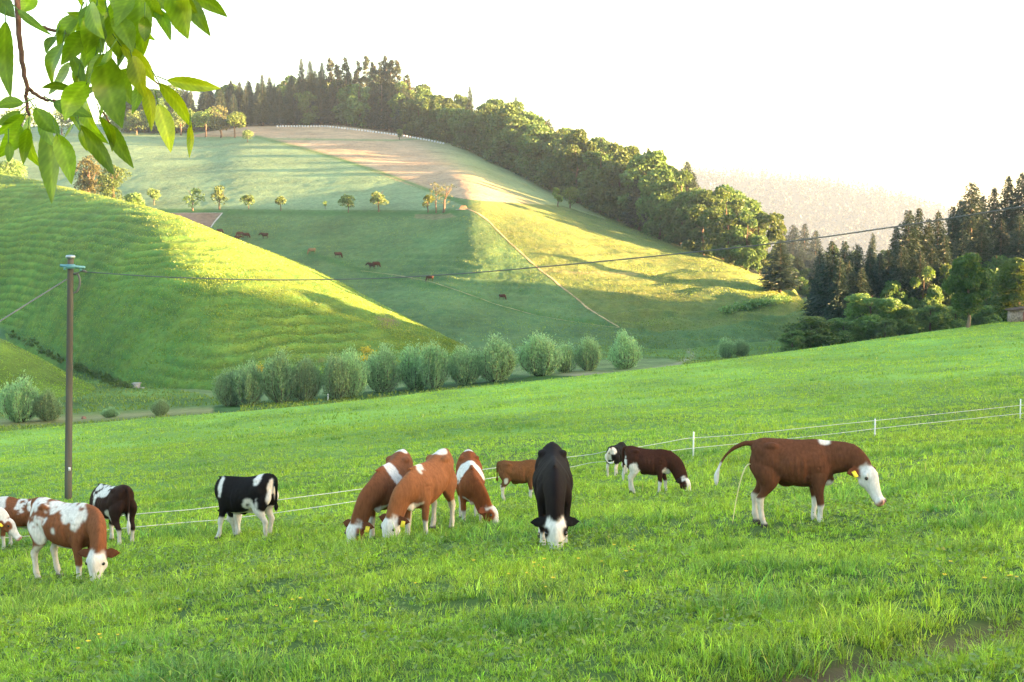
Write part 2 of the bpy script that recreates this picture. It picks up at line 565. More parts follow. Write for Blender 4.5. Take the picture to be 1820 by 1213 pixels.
# ---- main hill: pasture, orchard track, fields, forest floor
hpx = np.linspace(-400, 1560, 800)
m0 = row([(-400, 620, 215), (400, 640, 206), (810, 634, 188), (1000, 628, 188), (1100, 616, 198), (1220, 622, 204), (1330, 612, 208), (1420, 606, 214), (1560, 600, 228)], hpx)
m1 = row([(-400, 440, 268), (400, 441, 280), (540, 450, 268), (660, 486, 250), (800, 515, 231), (900, 550, 220), (1000, 570, 214), (1100, 584, 211), (1200, 588, 212), (1300, 567, 217), (1400, 549, 222), (1450, 560, 226), (1560, 575, 236)], hpx)
m2 = row([(-400, 392, 300), (0, 386, 322), (280, 376, 312), (600, 377, 296), (750, 379, 284), (830, 371, 276), (900, 392, 270), (1000, 432, 258), (1100, 478, 246), (1200, 508, 238), (1300, 518, 233), (1400, 533, 229), (1450, 553, 228), (1560, 572, 240)], hpx)
m3 = row([(-400, 245, 470), (0, 242, 475), (200, 237, 475), (330, 238, 472), (450, 225, 480), (600, 224, 480), (700, 237, 468), (790, 254, 450), (900, 300, 412), (980, 340, 380), (1040, 369, 355), (1100, 395, 333), (1200, 437, 303), (1300, 470, 279), (1340, 488, 268), (1400, 516, 252), (1450, 548, 236), (1560, 570, 246)], hpx)
m4 = m3 * ((m3[:, 1] + 110) / m3[:, 1])[:, None]
m4[:, 2] = m3[:, 2] + pchip([-400, 700, 900, 1200, 1400, 1560], [9, 13, 9, 2, -2, -4], hpx)  # hidden forest floor raised to block sun reaching the upper fields
m5 = m3 * ((m3[:, 1] + 420) / m3[:, 1])[:, None]; m5[:, 2] = m3[:, 2] - 45
sk = m0 * ((m0[:, 1] - 12) / m0[:, 1])[:, None]; sk[:, 2] = m0[:, 2] - 4.0
PH = loft([sk, m0, m1, m2, m3, m4, m5], [8, 70, 90, 170, 14, 8])
qx, qy = proj(PH)
X, Y, Z = PH[..., 0].copy(), PH[..., 1].copy(), PH[..., 2].copy()
low = sstep(4, -4, Z)
PH[..., 2] += (.10 + .15 * low) * fbm(X * .3, Y * .3, 0, 51, 4) + low * .9 * fbm(X * .045, Y * .045, 0, 53, 2)
terr = np.sin((Z + 2 * fbm(X * .05, Y * .05, 0, 54, 4)) * 2 * np.pi / 1.5) * np.clip(.75 + 1.3 * fbm(X * .06, Y * .06, 0, 59, 3), .1, 1.2)
right = sstep(1050, 1200, qx) * sstep(470, 510, qy)
PH[..., 2] += .30 * terr * (right + .35 * low)
nb = fbm(X * .07, Y * .07, Z * .1, 55, 5)[..., None]
fine = fbm(X * .5, Y * .5, Z, 56, 3)[..., None]
c = np.array([.070, .125, .045]) * (1 + .45 * nb) + .03 * fine * np.array([1, .8, .2])
up = (qy < 378)[..., None]
flank = inpoly(qx, qy, [(828, 368), (870, 396), (905, 432), (970, 486), (1040, 546), (1100, 583), (1240, 590), (1420, 548), (1470, 560), (1440, 500), (1200, 420), (1000, 350), (860, 355)])[..., None]
c = np.where(flank, np.array([.092, .125, .036]) * (1 + .4 * nb) + .05 * fine * np.array([1, .6, .1]), c)
pale = inpoly(qx, qy, [(-500, 180), (330, 180), (450, 240), (520, 262), (620, 288), (700, 320), (760, 340), (830, 368), (830, 374), (600, 374), (280, 371), (-500, 384)])[..., None]
c = np.where(pale, np.array([.125, .195, .10]) * (1 + .18 * nb + .22 * fbm(X * .05, Y * .4, 0, 57, 3)[..., None]), c)
tan = inpoly(qx, qy, [(330, 244), (450, 215), (600, 215), (790, 245), (900, 290), (1040, 360), (1080, 392), (1000, 366), (860, 358), (800, 350), (720, 327), (620, 288), (520, 262), (450, 243)])[..., None]
tcol = np.array([.27, .21, .135]) * (1 + .2 * nb + .3 * fbm(X * .3, Y * .5, 0, 58, 3)[..., None])
gr = (sstep(690, 860, qx) * sstep(.0, 40, (qx - 700) * .5 - (qy - 262)) * .75)[..., None]
tcol = tcol * (1 - gr) + gr * np.array([.14, .22, .08])
c = np.where(tan, tcol, c)
for line, w, colr, k in (
        ([(455, 243), (540, 265), (600, 282), (680, 308), (740, 330), (800, 352), (830, 366)], 3.2, (.05, .12, .03), .9),
        ([(450, 247), (560, 248), (700, 250), (760, 246), (800, 256)], 1.6, (.09, .16, .06), .8),
        ([(-400, 384), (280, 376), (400, 378), (600, 379), (750, 381), (812, 376)], 5.0, (.035, .10, .022), .85),
        ([(540, 448), (660, 485), (800, 514), (900, 549), (1000, 569), (1100, 581)], 4.5, (.035, .10, .02), .7),
        ([(960, 478), (1040, 484), (1130, 486)], 3, (.22, .20, .09), .6),
        ([(1290, 556), (1340, 545), (1400, 538)], 5, (.02, .055, .018), .8)):
    g = (np.exp(-(dline(qx, qy, line) / w) ** 2) * k)[..., None]
    c = c * (1 - g) + g * np.array(colr)
plot = inpoly(qx, qy, [(286, 379), (396, 379), (374, 404), (290, 400)])[..., None]
c = np.where(plot, np.array([.17, .12, .085]) * (1 + .3 * fine), c)
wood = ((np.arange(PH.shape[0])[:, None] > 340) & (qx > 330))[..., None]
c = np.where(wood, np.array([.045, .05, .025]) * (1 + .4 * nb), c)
bank = inpoly(qx, qy, [(738, 382), (800, 380), (812, 386), (770, 391), (735, 388)])[..., None]
c = np.where(bank, c * .5 + .5 * np.array([.17, .13, .08]), c)
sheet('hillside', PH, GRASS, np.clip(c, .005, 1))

# ---- wooded hill on the right (shades the meadow), land behind it, far ridge
gx = np.linspace(20, 620, 150); gy = np.linspace(-100, 470, 140)
X, Y = np.meshgrid(gx, gy)
top = pchip([-110, 20, 45, 62, 85, 110, 240, 300, 400, 480], [34, 31, 14, 4, 0, -1, -1, 0, 0, 0], Y.ravel()).reshape(X.shape)  # crest lies out of view, shaped to hold low sun off the meadow
Z = -15 + (top + 15) * sstep(62, 250, X) + 1.2 * fbm(X * .04, Y * .04, 0, 61, 4)
Z = np.minimum(Z, meadow_z(X, np.clip(Y, 0, 199)) - 1.2 - .5 * sstep(200, 160, Y) + 40 * sstep(150, 185, Y) + 60 * sstep(95, 150, X))
Z -= 25 * sstep(62, 42, X)
RH = np.stack([X, Y, Z], -1)
c = np.array([.04, .06, .022]) * (1 + .5 * fbm(X * .1, Y * .1, 0, 62, 4)[..., None])
sheet('wooded_hill', RH, GRASS, np.clip(c, .005, 1))

gx = np.linspace(-1500, 3600, 130); gy = np.linspace(-60, 3300, 110)
X, Y = np.meshgrid(gx, gy)
Z = -42 + 6 * fbm(X * .004, Y * .004, 0, 63, 3) - 60 * sstep(-20, -60, Y)
sheet('land', np.stack([X, Y, Z], -1), GRASS, np.clip(np.array([.05, .09, .03]) * (1 + .5 * fbm(X * .02, Y * .02, 0, 64, 3)[..., None]), .005, 1))

rpx = np.linspace(700, 2900, 260)
r0 = row([(700, 470, 2100), (1500, 470, 2000), (2900, 470, 2100)], rpx)
r1 = row([(700, 326, 2650), (1150, 318, 2620), (1280, 316, 2600), (1400, 328, 2580), (1500, 340, 2560), (1560, 351, 2540), (1640, 376, 2500), (1720, 398, 2480), (1900, 414, 2450), (2900, 434, 2450)], rpx)
r2 = r1 * 1.15; r2[:, 2] = r1[:, 2] - 30
PR = loft([r0, r1, r2], [40, 8])
X, Y = PR[..., 0], PR[..., 1]
PR[..., 2] += 9 * fbm(X * .005, Y * .005, 0, 65, 3)
sheet('far_ridge', PR, GRASS, np.clip(np.array([.013, .021, .023]) * (1 + .3 * fbm(X * .05, Y * .05, 0, 66, 3)[..., None]), .005, 1))  # ridge ground darkened to match the shade painted into its trees
# ================================================================ TREES AND SHRUBS
BARK = simple('bark', (.10, .075, .055), .95, .1, .4, 3.0, .6, stretch=(1, 1, .25))
PALE_BARK = simple('pale_bark', (.17, .13, .10), .95, .1, .35, 3.0, .5, stretch=(1, 1, .25))
BROAD = leaf_mat('broad_leaves', (.064, .124, .038), .42)
SPRUCE = leaf_mat('spruce_needles', (.022, .042, .024), .18, hue=(1.2, 1.05, .7))
PINE = leaf_mat('pine_needles', (.034, .052, .030), .25, hue=(1.3, 1.0, .6))
WILLOW = leaf_mat('willow_leaves', (.235, .37, .195), .5, hue=(1.1, 1.1, .7))
ORCHARD = leaf_mat('orchard_leaves', (.085, .145, .032), .42)
RUSTY = leaf_mat('rusty_leaves', (.085, .102, .042), .4)
MAPLE = leaf_mat('maple_leaves', (.060, .125, .030), .42)
BUSH = leaf_mat('shrub_leaves', (.105, .185, .060), .42)

def crown(rng, c, rx, rz, nl, lr, n, ls, flat=.8, gap=0.0, low=False):
    """Leaf cloud over many overlapping lobes: returns V, F, pigment."""
    d = rand_dirs(rng, nl)
    if not low: d[:, 2] = np.where(d[:, 2] < -.5, -d[:, 2] * .5, d[:, 2])
    L = np.asarray(c) + d * np.array([rx, rx, rz]) * rng.uniform(.5, .9, nl)[:, None]
    R = lr * rng.uniform(.65, 1.25, nl)
    k = rng.integers(0, nl, n)
    sd = rand_dirs(rng, n)
    sd[:, 2] = np.where((sd[:, 2] < -.2) & (rng.random(n) < .6), -sd[:, 2], sd[:, 2])
    rr = R[k] * (1 - np.abs(rng.normal(0, .16, n)))
    P = L[k] + sd * rr[:, None] * np.array([1, 1, flat])
    P = P + rng.normal(0, lr * .06, (n, 3))
    U = unit(rand_dirs(rng, n) + sd * .5 + np.array([0, 0, -.25]))
    Q = unit(np.cross(U, rand_dirs(rng, n)))
    s = ls * rng.uniform(.6, 1.4, n)
    if gap:
        keep = vnoise(P[:, 0] / lr * 1.3, P[:, 1] / lr * 1.3, P[:, 2] / lr * 1.3, 7) > gap - 1
        P, U, Q, s = P[keep], U[keep], Q[keep], s[keep]
    V, F = cloud(P, U, Q, s, s * .62)
    col = rng.uniform(.72, 1.3, (len(P), 1)) * np.array([1, 1, 1]) + rng.uniform(-.12, .2, (len(P), 1)) * np.array([1, .5, 0])
    return V, F, np.repeat(col, 4, 0)

def limbs(rng, g, base, top, r, nlimb, reach, mi=0):
    """Tapered, slightly crooked trunk with limbs rising into the crown."""
    b, t = np.array(base, float), np.array(top, float)
    k = np.linspace(0, 1, 7)[:, None]
    h = t[2] - b[2]
    path = b + (t - b) * k + np.concatenate([np.zeros((1, 3)), rng.normal(0, h * .012, (6, 3)) * [1, 1, 0]])
    g.tube(path, r * np.array([1.35, 1.0, .9, .78, .6, .42, .2]), 8, mi)
    for i in range(nlimb):
        f = rng.uniform(.38, .9)
        p0 = b + (t - b) * f
        a = rng.uniform(0, 6.28)
        d = np.array([math.cos(a), math.sin(a), rng.uniform(.5, 1.1)]) * reach * rng.uniform(.6, 1.0)
        pp = np.array([p0, p0 + d * .35 + [0, 0, -.04 * reach], p0 + d * .7, p0 + d])
        g.tube(pp, r * (1 - f * .6) * np.array([.5, .38, .25, .08]), 6, mi)

def broadleaf(name, seed, Ht=20, R=5.5, n=5200, ls=.42, mat=BROAD, low=.0, nl=30, lr=2.1):
    rng = np.random.default_rng(seed)
    g = Geo()
    limbs(rng, g, (0, 0, -.6), (0, 0, Ht * .85), Ht * .016, 7, R * .7, 1)
    cz = Ht * (1 + low) / 2
    V, F, c = crown(rng, (0, 0, cz), R, Ht * (1 - low) / 2, nl, lr, n, ls, low=True)
    g.add(V, F, 0, c)
    return g.mesh(name, [mat, BARK])

def spruce(name, seed, Ht=22, R=3.0, mat=SPRUCE, bare=.10, dens=1.0, ragged=.25, scale=1.0):
    rng = np.random.default_rng(seed)
    g = Geo()
    g.tube(np.array([(0, 0, -.6), (0, 0, Ht * .5), (0, 0, Ht * .99)]), [Ht * .013, Ht * .008, .03], 7, 1)
    P, U, Q, S = [], [], [], []
    z = Ht * bare
    while z < Ht * .985:
        f = (z - Ht * bare) / (Ht * (1 - bare))
        r0 = R * (1 - f) ** .70 * (.55 + .45 * min(1, f * 5 + .3)) + .18
        nb = int((9 + 11 * (1 - f)) * dens)
        for b in range(nb):
            a = rng.uniform(0, 6.283)
            r = r0 * rng.uniform(1 - ragged * 1.6, 1 + ragged)
            m = max(3, int(r * 6.5))
            t = rng.uniform(.15, 1, m)
            droop = rng.uniform(.15, .42) * r
            x = r * t
            zz = z + rng.normal(0, .12, m) + .10 * r * np.sin(t * 3.14) - droop * t ** 1.5 + .10 * r * (t > .85)
            side = rng.normal(0, .13, m) * r * (1.1 - t * .6)
            ca, sa = math.cos(a), math.sin(a)
            P.append(np.stack([x * ca - side * sa, x * sa + side * ca, zz], -1))
            u = np.stack([np.full(m, ca), np.full(m, sa), -.35 - .5 * rng.random(m)], -1) + rng.normal(0, .28, (m, 3))
            U.append(unit(u))
            S.append(rng.uniform(.20, .40, m) * (.42 + .58 * (1 - f)) * scale)
        z += rng.uniform(.26, .46) * (1.0 - .62 * f)
    P, U, S = np.concatenate(P), np.concatenate(U), np.concatenate(S)
    Q = unit(np.cross(U, rand_dirs(rng, len(P))))
    V, F = cloud(P, U, Q, S, S * .5)
    col = np.repeat(rng.uniform(.65, 1.35, (len(P), 1)) * np.ones(3), 4, 0)
    g.add(V, F, 0, col)
    return g.mesh(name, [mat, BARK])

def pine(name, seed, Ht=26, R=3.3, mat=PINE):
    """Tall mast with bare lower trunk and an open ragged top."""
    rng = np.random.default_rng(seed)
    g = Geo()
    g.tube(np.array([(0, 0, -.6), (.1, 0, Ht * .5), (0, .1, Ht * .97)]), [Ht * .014, Ht * .010, .05], 7, 1)
    for k in range(34):
        f = rng.uniform(.42, 1.0) ** .8
        a = rng.uniform(0, 6.28)
        r = R * (1.15 - f) * rng.uniform(.7, 1.3) + .3
        z = Ht * f * .98
        tip = np.array([math.cos(a) * r, math.sin(a) * r, z + .12 * r])
        g.tube(np.array([(0, 0, z - .2), tip * [.6, .6, 1], tip]), [.09, .06, .02], 5, 1)
        n = int(70 + 60 * (1 - f))
        P = tip * [.7, .7, 1] + rng.normal(0, 1, (n, 3)) * [r * .32, r * .32, .42]
        U = unit(rand_dirs(rng, n) + [math.cos(a), math.sin(a), .2])
        S = rng.uniform(.18, .42, n)
        V, F = cloud(P, U, unit(np.cross(U, rand_dirs(rng, n))), S, S * .5)
        g.add(V, F, 0, np.repeat(rng.uniform(.65, 1.35, (n, 1)) * np.ones(3), 4, 0))
    return g.mesh(name, [mat, PALE_BARK])

def ht_w(px, top, base, d, w):
    return (base - top) / FPX * d, w / FPX * d

def put_mesh(name, me, px, d, hgt, wid, mh, mw, rng, label, cat, group, *on, sink=.3):
    x = (px - W / 2) / FPX * d
    g = drop(x, d, *on)
    z = g.z if g else -15
    o = link(name, me, None, (x, d, z - sink), rng.uniform(0, 6.28), (wid / mw, wid / mw, hgt / mh))
    return tag(o, label, cat, group)

rng = np.random.default_rng(11)
BL = [broadleaf('broadleaf_tree', 100 + i, 20, 5.2 + .5 * (i % 3), 8500, .40, BROAD) for i in range(5)]
SPM = [spruce('spruce_tree', 200 + i, 22, 2.9 + .4 * (i % 3)) for i in range(5)]
PIM = [pine('pine_tree', 300 + i) for i in range(4)]

# ---- wood on the main hill: every tree its own object
SKY = [(250, 158), (300, 152), (400, 143), (480, 128), (520, 130), (560, 126), (700, 130), (735, 148), (800, 170), (860, 172), (920, 190), (1000, 228), (1100, 262), (1200, 292), (1300, 335), (1380, 374), (1450, 402), (1520, 440)]
sa = np.array(SKY, float)
M3 = np.array([(-400, 470), (0, 475), (200, 475), (330, 472), (450, 480), (600, 480), (700, 468), (790, 450), (900, 412), (980, 380), (1040, 355), (1100, 333), (1200, 303), (1300, 279), (1340, 268), (1400, 252), (1450, 236), (1560, 246)], float)
def m3d(px): return float(np.interp(px, M3[:, 0], M3[:, 1]))
FL = {'dark': 'dark conifer in the wood crowning the hill above the fields',
      'leaf': 'leafy tree in the dense wood on the hill crest and its right-hand slope'}
nfor = 0
for back, step in ((4, 5.6), (10, 6.6), (18, 8.0), (28, 8.5), (42, 10), (60, 12)):
    px = 236.0 + rng.uniform(0, 12)
    while px < 1352:
        d = m3d(px) + back + rng.uniform(-2.5, 2.5)
        pxn = px + step / d * FPX * rng.uniform(.8, 1.2)
        x = (px - W / 2) / FPX * d
        g = drop(x, d, 'hillside')
        if g is not None:
            _, by = proj(np.array([g.x, g.y, g.z]))
            tall = 880 < px < 1130
            top = np.interp(px, sa[:, 0], sa[:, 1]) + (rng.uniform(-8, 4) if tall else rng.uniform(-3, 16) + max(0, 20 - back) * .7)
            h = float(np.clip((by - top) / FPX * d, 8, 30))
            if px > 1150:
                h *= rng.uniform(.88, 1.15)
            conif = rng.random() < (.75 if 300 < px < 740 else .10)
            if conif:
                me = SPM[rng.integers(0, 5)]
                w = h * rng.uniform(.34, .48)
                o = link('spruce_tree', me, None, (g.x, g.y, g.z - .3), rng.uniform(0, 6.28), (w / 6.0, w / 6.0, h / 22))
                tag(o, FL['dark'], 'tree', 'conifers of the hill wood')
            else:
                me = BL[rng.integers(0, 5)]
                w = h * rng.uniform(.55, .8)
                o = link('broadleaf_tree', me, None, (g.x, g.y, g.z - .3 - .1 * h), rng.uniform(0, 6.28), (w / 11.5, w / 11.5, h * 1.12 / 20))
                tag(o, FL['leaf'], 'tree', 'leafy trees of the hill wood')
            nfor += 1
        px = pxn
# tall ragged pines standing above the skyline
for i, (px, top) in enumerate([(541, 104), (556, 107), (577, 112), (592, 105), (604, 112), (619, 102), (640, 110), (655, 101), (667, 108), (681, 108), (690, 101), (698, 108), (709, 104), (724, 132), (731, 140)]):
    d = m3d(px) + rng.uniform(4, 16)
    x = (px - W / 2) / FPX * d
    g = drop(x, d, 'hillside')
    _, by = proj(np.array(g))
    h = (by - top) / FPX * d
    if i < 3:
        o = link('spruce_tree', SPM[i], None, (g.x, g.y, g.z - .3), i, (1.25, 1.25, h / 22))
    else:
        o = link('pine_tree', PIM[i % 4], None, (g.x, g.y, g.z - .3), i * 1.3, (.95, .95, h / 26))
    tag(o, 'tall thin conifer with ragged top rising above the skyline of the hill wood', 'tree', 'tall conifers on the hill skyline')
for i, (px, top, lab) in enumerate([(836, 153, 'dark spruce tip poking above the leafy crowns, nearest to the tall pines'),
                                    (917, 172, 'small spruce tip on the skyline halfway down the wooded slope'),
                                    (1150, 262, 'thin conifer tip breaking the skyline low on the wooded slope')]):
    d = m3d(px) + 22
    x = (px - W / 2) / FPX * d
    g = drop(x, d, 'hillside'); _, by = proj(np.array(g))
    tag(link('spruce_tree', SPM[i + 1], None, (g.x, g.y, g.z - .3), i, (.9, .9, (by - top) / FPX * d / 22)), lab, 'tree')

# ---- trees made of trunk and crown
def part_tree(name, px, top, base, w, seed, label, group=None, mat=ORCHARD, d=None, on=('hillside',), trunk=.06, nl=8, n=1500, ls=.22, gap=0.0, bark=BARK, lean=0.0, tr=.03, cat='tree', lrk=.5, flat=.75, g=None):
    """px, top, base, w in photo pixels fix the size of a real tree standing on the ground there."""
    rg = np.random.default_rng(seed)
    if g is None:
        g = ground(px, base, *on) if d is None else drop((px - W / 2) / FPX * d, d, *on)
    d = g.y
    _, by = proj(np.array(g))
    h, wid = (by - top) / FPX * d, w / FPX * d
    r = empty(name, g, 0)
    tag(r, label, cat, group)
    t = Geo()
    limbs(rg, t, (0, 0, -.25), (lean * h, 0, h * .8), h * tr, 6, wid * .4)
    link('trunk', t.mesh('trunk', [bark], True), r)
    c0 = (trunk + 1) / 2 * h
    lr = wid * lrk * .5
    V, F, c = crown(rg, (lean * h * .8, 0, c0), max(wid / 2 - lr * .55, .2), (1 - trunk) * h / 2 - lr * .35 * flat, nl, lr, n, ls, flat, gap, True)
    link('crown', mesh_from('crown', V, F, mat, None, c), r)
    return r

OG = 'small fruit trees along the orchard track'
for i, (px, top, base, w, lab, kw) in enumerate([
        (343, 333, 375, 44, 'spreading small fruit tree above the brown plot, by the orchard track', {}),
        (390, 331, 373, 42, 'rounder brighter fruit tree beside the brown plot, second of the near pair', {}),
        (442, 347, 372, 32, 'low bushy fruit tree alone on the track right of the near pair', dict(trunk=.15)),
        (499, 346, 375, 22, 'thin grey-green young fruit tree on its own above the track', dict(gap=.6)),
        (619, 349, 378, 33, 'low round fruit tree midway along the track, left of the golden one', dict(trunk=.2)),
        (673, 337, 377, 44, 'golden-green open crowned fruit tree beside the bare trees', dict(gap=.5)),
        (578, 358, 372, 9, 'tiny sapling on the track between the lone fruit trees', dict(trunk=.3, n=200)),
        (274, 334, 364, 28, 'slim dark fruit tree at the end of the track above the sunlit spur', {}),
        (440, 231, 253, 28, 'small tree standing apart at the upper corner of the pale field', {}),
        (710, 224, 249, 18, 'little tree in front of the dark wood at the row of white bales', {})]):
    part_tree('fruit_tree', px, top, base, w, 400 + i, lab, OG if base > 360 else None, **dict(dict(n=1100, gap=.7, mat=BUSH), **kw))
for i, (px, top, base, w, lab, kw) in enumerate([
        (760, 342, 378, 26, 'leafy yellowish tree at the left of the three-tree clump on the field corner', dict(gap=.4, mat=ORCHARD, n=900)),
        (775, 322, 379, 44, 'half-bare upright tree in the middle of the field corner clump', dict(gap=.9, mat=RUSTY, n=420, ls=.16, tr=.022)),
        (788, 322, 378, 50, 'half-bare forked tree with crooked limbs at the field corner', dict(gap=.9, mat=RUSTY, n=420, ls=.16, lean=.1, tr=.035))]):
    part_tree('thin_tree', px, top, base, w, 430 + i, lab, None, **kw)
for i, (px, top, base, w, lab, kw) in enumerate([
        (992, 332, 368, 22, 'narrow sunlit tree, left of the pair at the wood edge', dict(gap=.4)),
        (1013, 330, 370, 36, 'wider sunlit tree, right of the pair at the wood edge', dict(gap=.5)),
        (366, 196, 244, 56, 'pale green round tree, left of the clump at the top of the pale field', dict(trunk=.2, ls=.35, n=2200)),
        (393, 194, 245, 58, 'brownish round tree in the middle of the clump above the pale field', dict(trunk=.2, ls=.35, n=2200, mat=RUSTY)),
        (417, 197, 245, 44, 'pale green tree with visible trunk at the right of the clump above the field', dict(trunk=.3, ls=.35, n=2000)),
        (243, 196, 240, 52, 'grey-green tree seen behind the hanging leaves, at the far field edge', dict(trunk=.2, ls=.35, n=2000, mat=BUSH)),
        (285, 192, 240, 50, 'dark green tree seen between hanging leaves at the far field edge', dict(trunk=.2, ls=.35, n=2000, mat=BUSH)),
        (322, 190, 241, 50, 'dark bushy tree at the far field edge just right of the hanging leaves', dict(trunk=.2, ls=.35, n=2000, mat=BUSH)),
        (205, 205, 239, 50, 'low dark tree behind the lowest hanging leaves, far field edge', dict(trunk=.2, ls=.35, n=2000, mat=BUSH)),
        (110, 200, 240, 60, 'far field tree behind the drooping leaf cluster at the photo edge', dict(trunk=.2, ls=.35, n=1800, mat=BUSH)),
        (40, 195, 240, 70, 'far field tree under the twig at the very edge of the photo', dict(trunk=.2, ls=.35, n=1800, mat=BUSH))]):
    part_tree('field_tree', px, top, base, w, 450 + i, lab, None, **kw)

# trees just behind the crest of the spur, catching the sun
for i, (px, top, w, lab, m, d) in enumerate([
        (163, 272, 58, 'bronze-tinged round tree peeping over the sunlit spur crest', RUSTY, 277),
        (206, 276, 58, 'dark green round tree beside the bronze one on the spur crest', BROAD, 270),
        (22, 286, 66, 'dark low tree behind the spur crest at the photo edge', BUSH, 306),
        (240, 338, 40, 'low grey-green bush right of the two round trees on the spur crest', BUSH, 264)]):
    g = drop((px - W / 2) / FPX * d, d)
    part_tree('crest_tree', px, top, 400, w, 480 + i, lab, None, mat=m, g=g, trunk=.1, nl=18, n=4200, ls=.2)

# ---- willow bushes in the valley
def willow(seed, h=5.4, w=3.6, n=9000):
    rg = np.random.default_rng(seed)
    st, lf = Geo(), [[], [], []]
    ns = 46
    for k in range(ns):
        a = rg.uniform(0, 6.28); sp = math.sqrt(rg.random()) * 1.0
        hh = h * rg.uniform(.72, 1.0) * (1 - .28 * sp ** 2)
        t = np.linspace(0, 1, 6)
        out = (w / 2) * sp * (.05 + 1.0 * np.sin(np.clip(t * 2.55, 0, 3)) ** .8)
        path = np.stack([np.cos(a) * out, np.sin(a) * out, -.2 + (hh + .2) * t], -1) + rg.normal(0, .03, (6, 3))
        st.tube(path, .05 * (1 - .8 * t), 5)
        m = n // ns
        tt = .09 + .91 * rg.random(m) ** .85
        i = np.minimum((tt * 5).astype(int), 4); f = (tt * 5 - i)[:, None]
        P = path[i] * (1 - f) + path[i + 1] * f
        P = P + rg.normal(0, 1, (m, 3)) * np.array([.24, .24, .22]) * (.35 + tt)[:, None]
        U = unit(np.stack([np.cos(a) * np.ones(m) * .5, np.sin(a) * np.ones(m) * .5, np.ones(m)], -1) + rg.normal(0, .45, (m, 3)))
        lf[0].append(P); lf[1].append(U); lf[2].append(rg.uniform(.09, .19, m))
    P, U, S = [np.concatenate(q) for q in lf]
    V, F = cloud(P, U, unit(np.cross(U, rand_dirs(rg, len(P)))), S, S * .33)
    col = np.repeat(rg.uniform(.72, 1.32, (len(P), 1)) * np.ones(3), 4, 0)
    return st.mesh('stems', [BARK], True), mesh_from('foliage', V, F, WILLOW, None, col)
WM = [willow(500 + i) for i in range(4)]
def put_willow(px, top, base, w, k, label, group, on=('valley_floor', 'meadow')):
    g = ground(px, base, *on)
    h, wid = (base - top) / FPX * g.y * 1.08, w / FPX * g.y
    r = empty('willow_bush', (g.x, g.y, g.z - .05), k * 1.9)
    r.scale = (wid / 3.9, wid / 3.9 * (.85 + .1 * (k % 4)), h / 5.5 * (1 + .06 * ((k * 7) % 3 - 1)))
    tag(r, label, 'bush', group)
    link('stems', WM[k % 4][0], r); link('foliage', WM[k % 4][1], r)
    return r
WG = 'willow bushes along the valley stream'
for i, (px, top, base, w, lab) in enumerate([
        (408, 648, 722, 56, 'lower willow bush at the pole end of the valley row'),
        (442, 636, 721, 58, 'taller willow bush touching the end one on the pole side of the row'),
        (499, 630, 716, 66, 'full round willow bush, third of the row from the pole side'),
        (543, 628, 713, 54, 'slim upright willow bush leaning against the third one'),
        (597, 624, 709, 58, 'willow bush behind the small white valley post'),
        (624, 620, 706, 56, 'willow bush just right of the small white valley post'),
        (680, 609, 697, 66, 'willow bush standing clear below the yellow broom'),
        (737, 612, 692, 60, 'dense willow bush starting the middle thicket of the row'),
        (772, 608, 690, 56, 'willow bush in the middle of the dense thicket'),
        (827, 606, 684, 64, 'willow bush closing the dense thicket, with dark foot'),
        (881, 598, 678, 66, 'tall round willow bush right of the thicket, before the gap'),
        (960, 596, 668, 70, 'broad willow bush just after the wide gap in the row'),
        (1003, 602, 662, 52, 'lower willow bush between the broad one and the narrow one'),
        (1046, 594, 659, 46, 'narrow tall willow bush, second from the far end of the row'),
        (1110, 594, 656, 54, 'lone rounded willow bush at the far end of the row')]):
    put_willow(px, top, base, w, i, lab, WG)
for i, (px, top, base, w, lab) in enumerate([
        (36, 666, 750, 74, 'round pale willow bush left of the wooden pole'),
        (86, 696, 748, 46, 'smaller open willow bush next to the pale one left of the pole'),
        (285, 706, 738, 30, 'thin weedy willow shrub right of the wooden pole'),
        (1291, 599, 636, 38, 'low willow bush in the valley below the terraced slope'),
        (1317, 602, 634, 30, 'small willow bush beside the low one below the terraced slope'),
        (196, 722, 742, 30, 'ankle-high weedy shrub on the verge right of the pole')]):
    put_willow(px, top, base, w, i + 1, lab, None)

# ---- right-hand wood
RG = 'spruces of the right-hand wood'
SL = 'dark spruce standing in the thick of the right-hand wood'
def put_spruce(px, top, d, w, k, label=SL, group=RG, base=None):
    x = (px - W / 2) / FPX * d
    g = drop(x, d)
    _, by = proj(np.array(g))
    h = max((by - top) / FPX * d, 4)
    wid = w / FPX * d
    return tag(link('spruce_tree', SPM[k % 5], None, (g.x, g.y, g.z - .3), k * 1.7, (wid / 4.1, wid / 4.1, h / 22)), label, 'tree', group)
put_spruce(1386, 423, 238, 50, 3, 'single dark conifer alone at the foot of the sunlit ridge', None)
put_spruce(1478, 424, 186, 62, 0, 'dark spruce forming the left end of the right-hand wood', None)
put_spruce(1612, 368, 190, 66, 1, 'double-pointed tall spruce rising left of the maple, under the cable', None)
put_spruce(1722, 321, 204, 70, 2, 'tallest pointed spruce above the maple with the bare trunk', None)
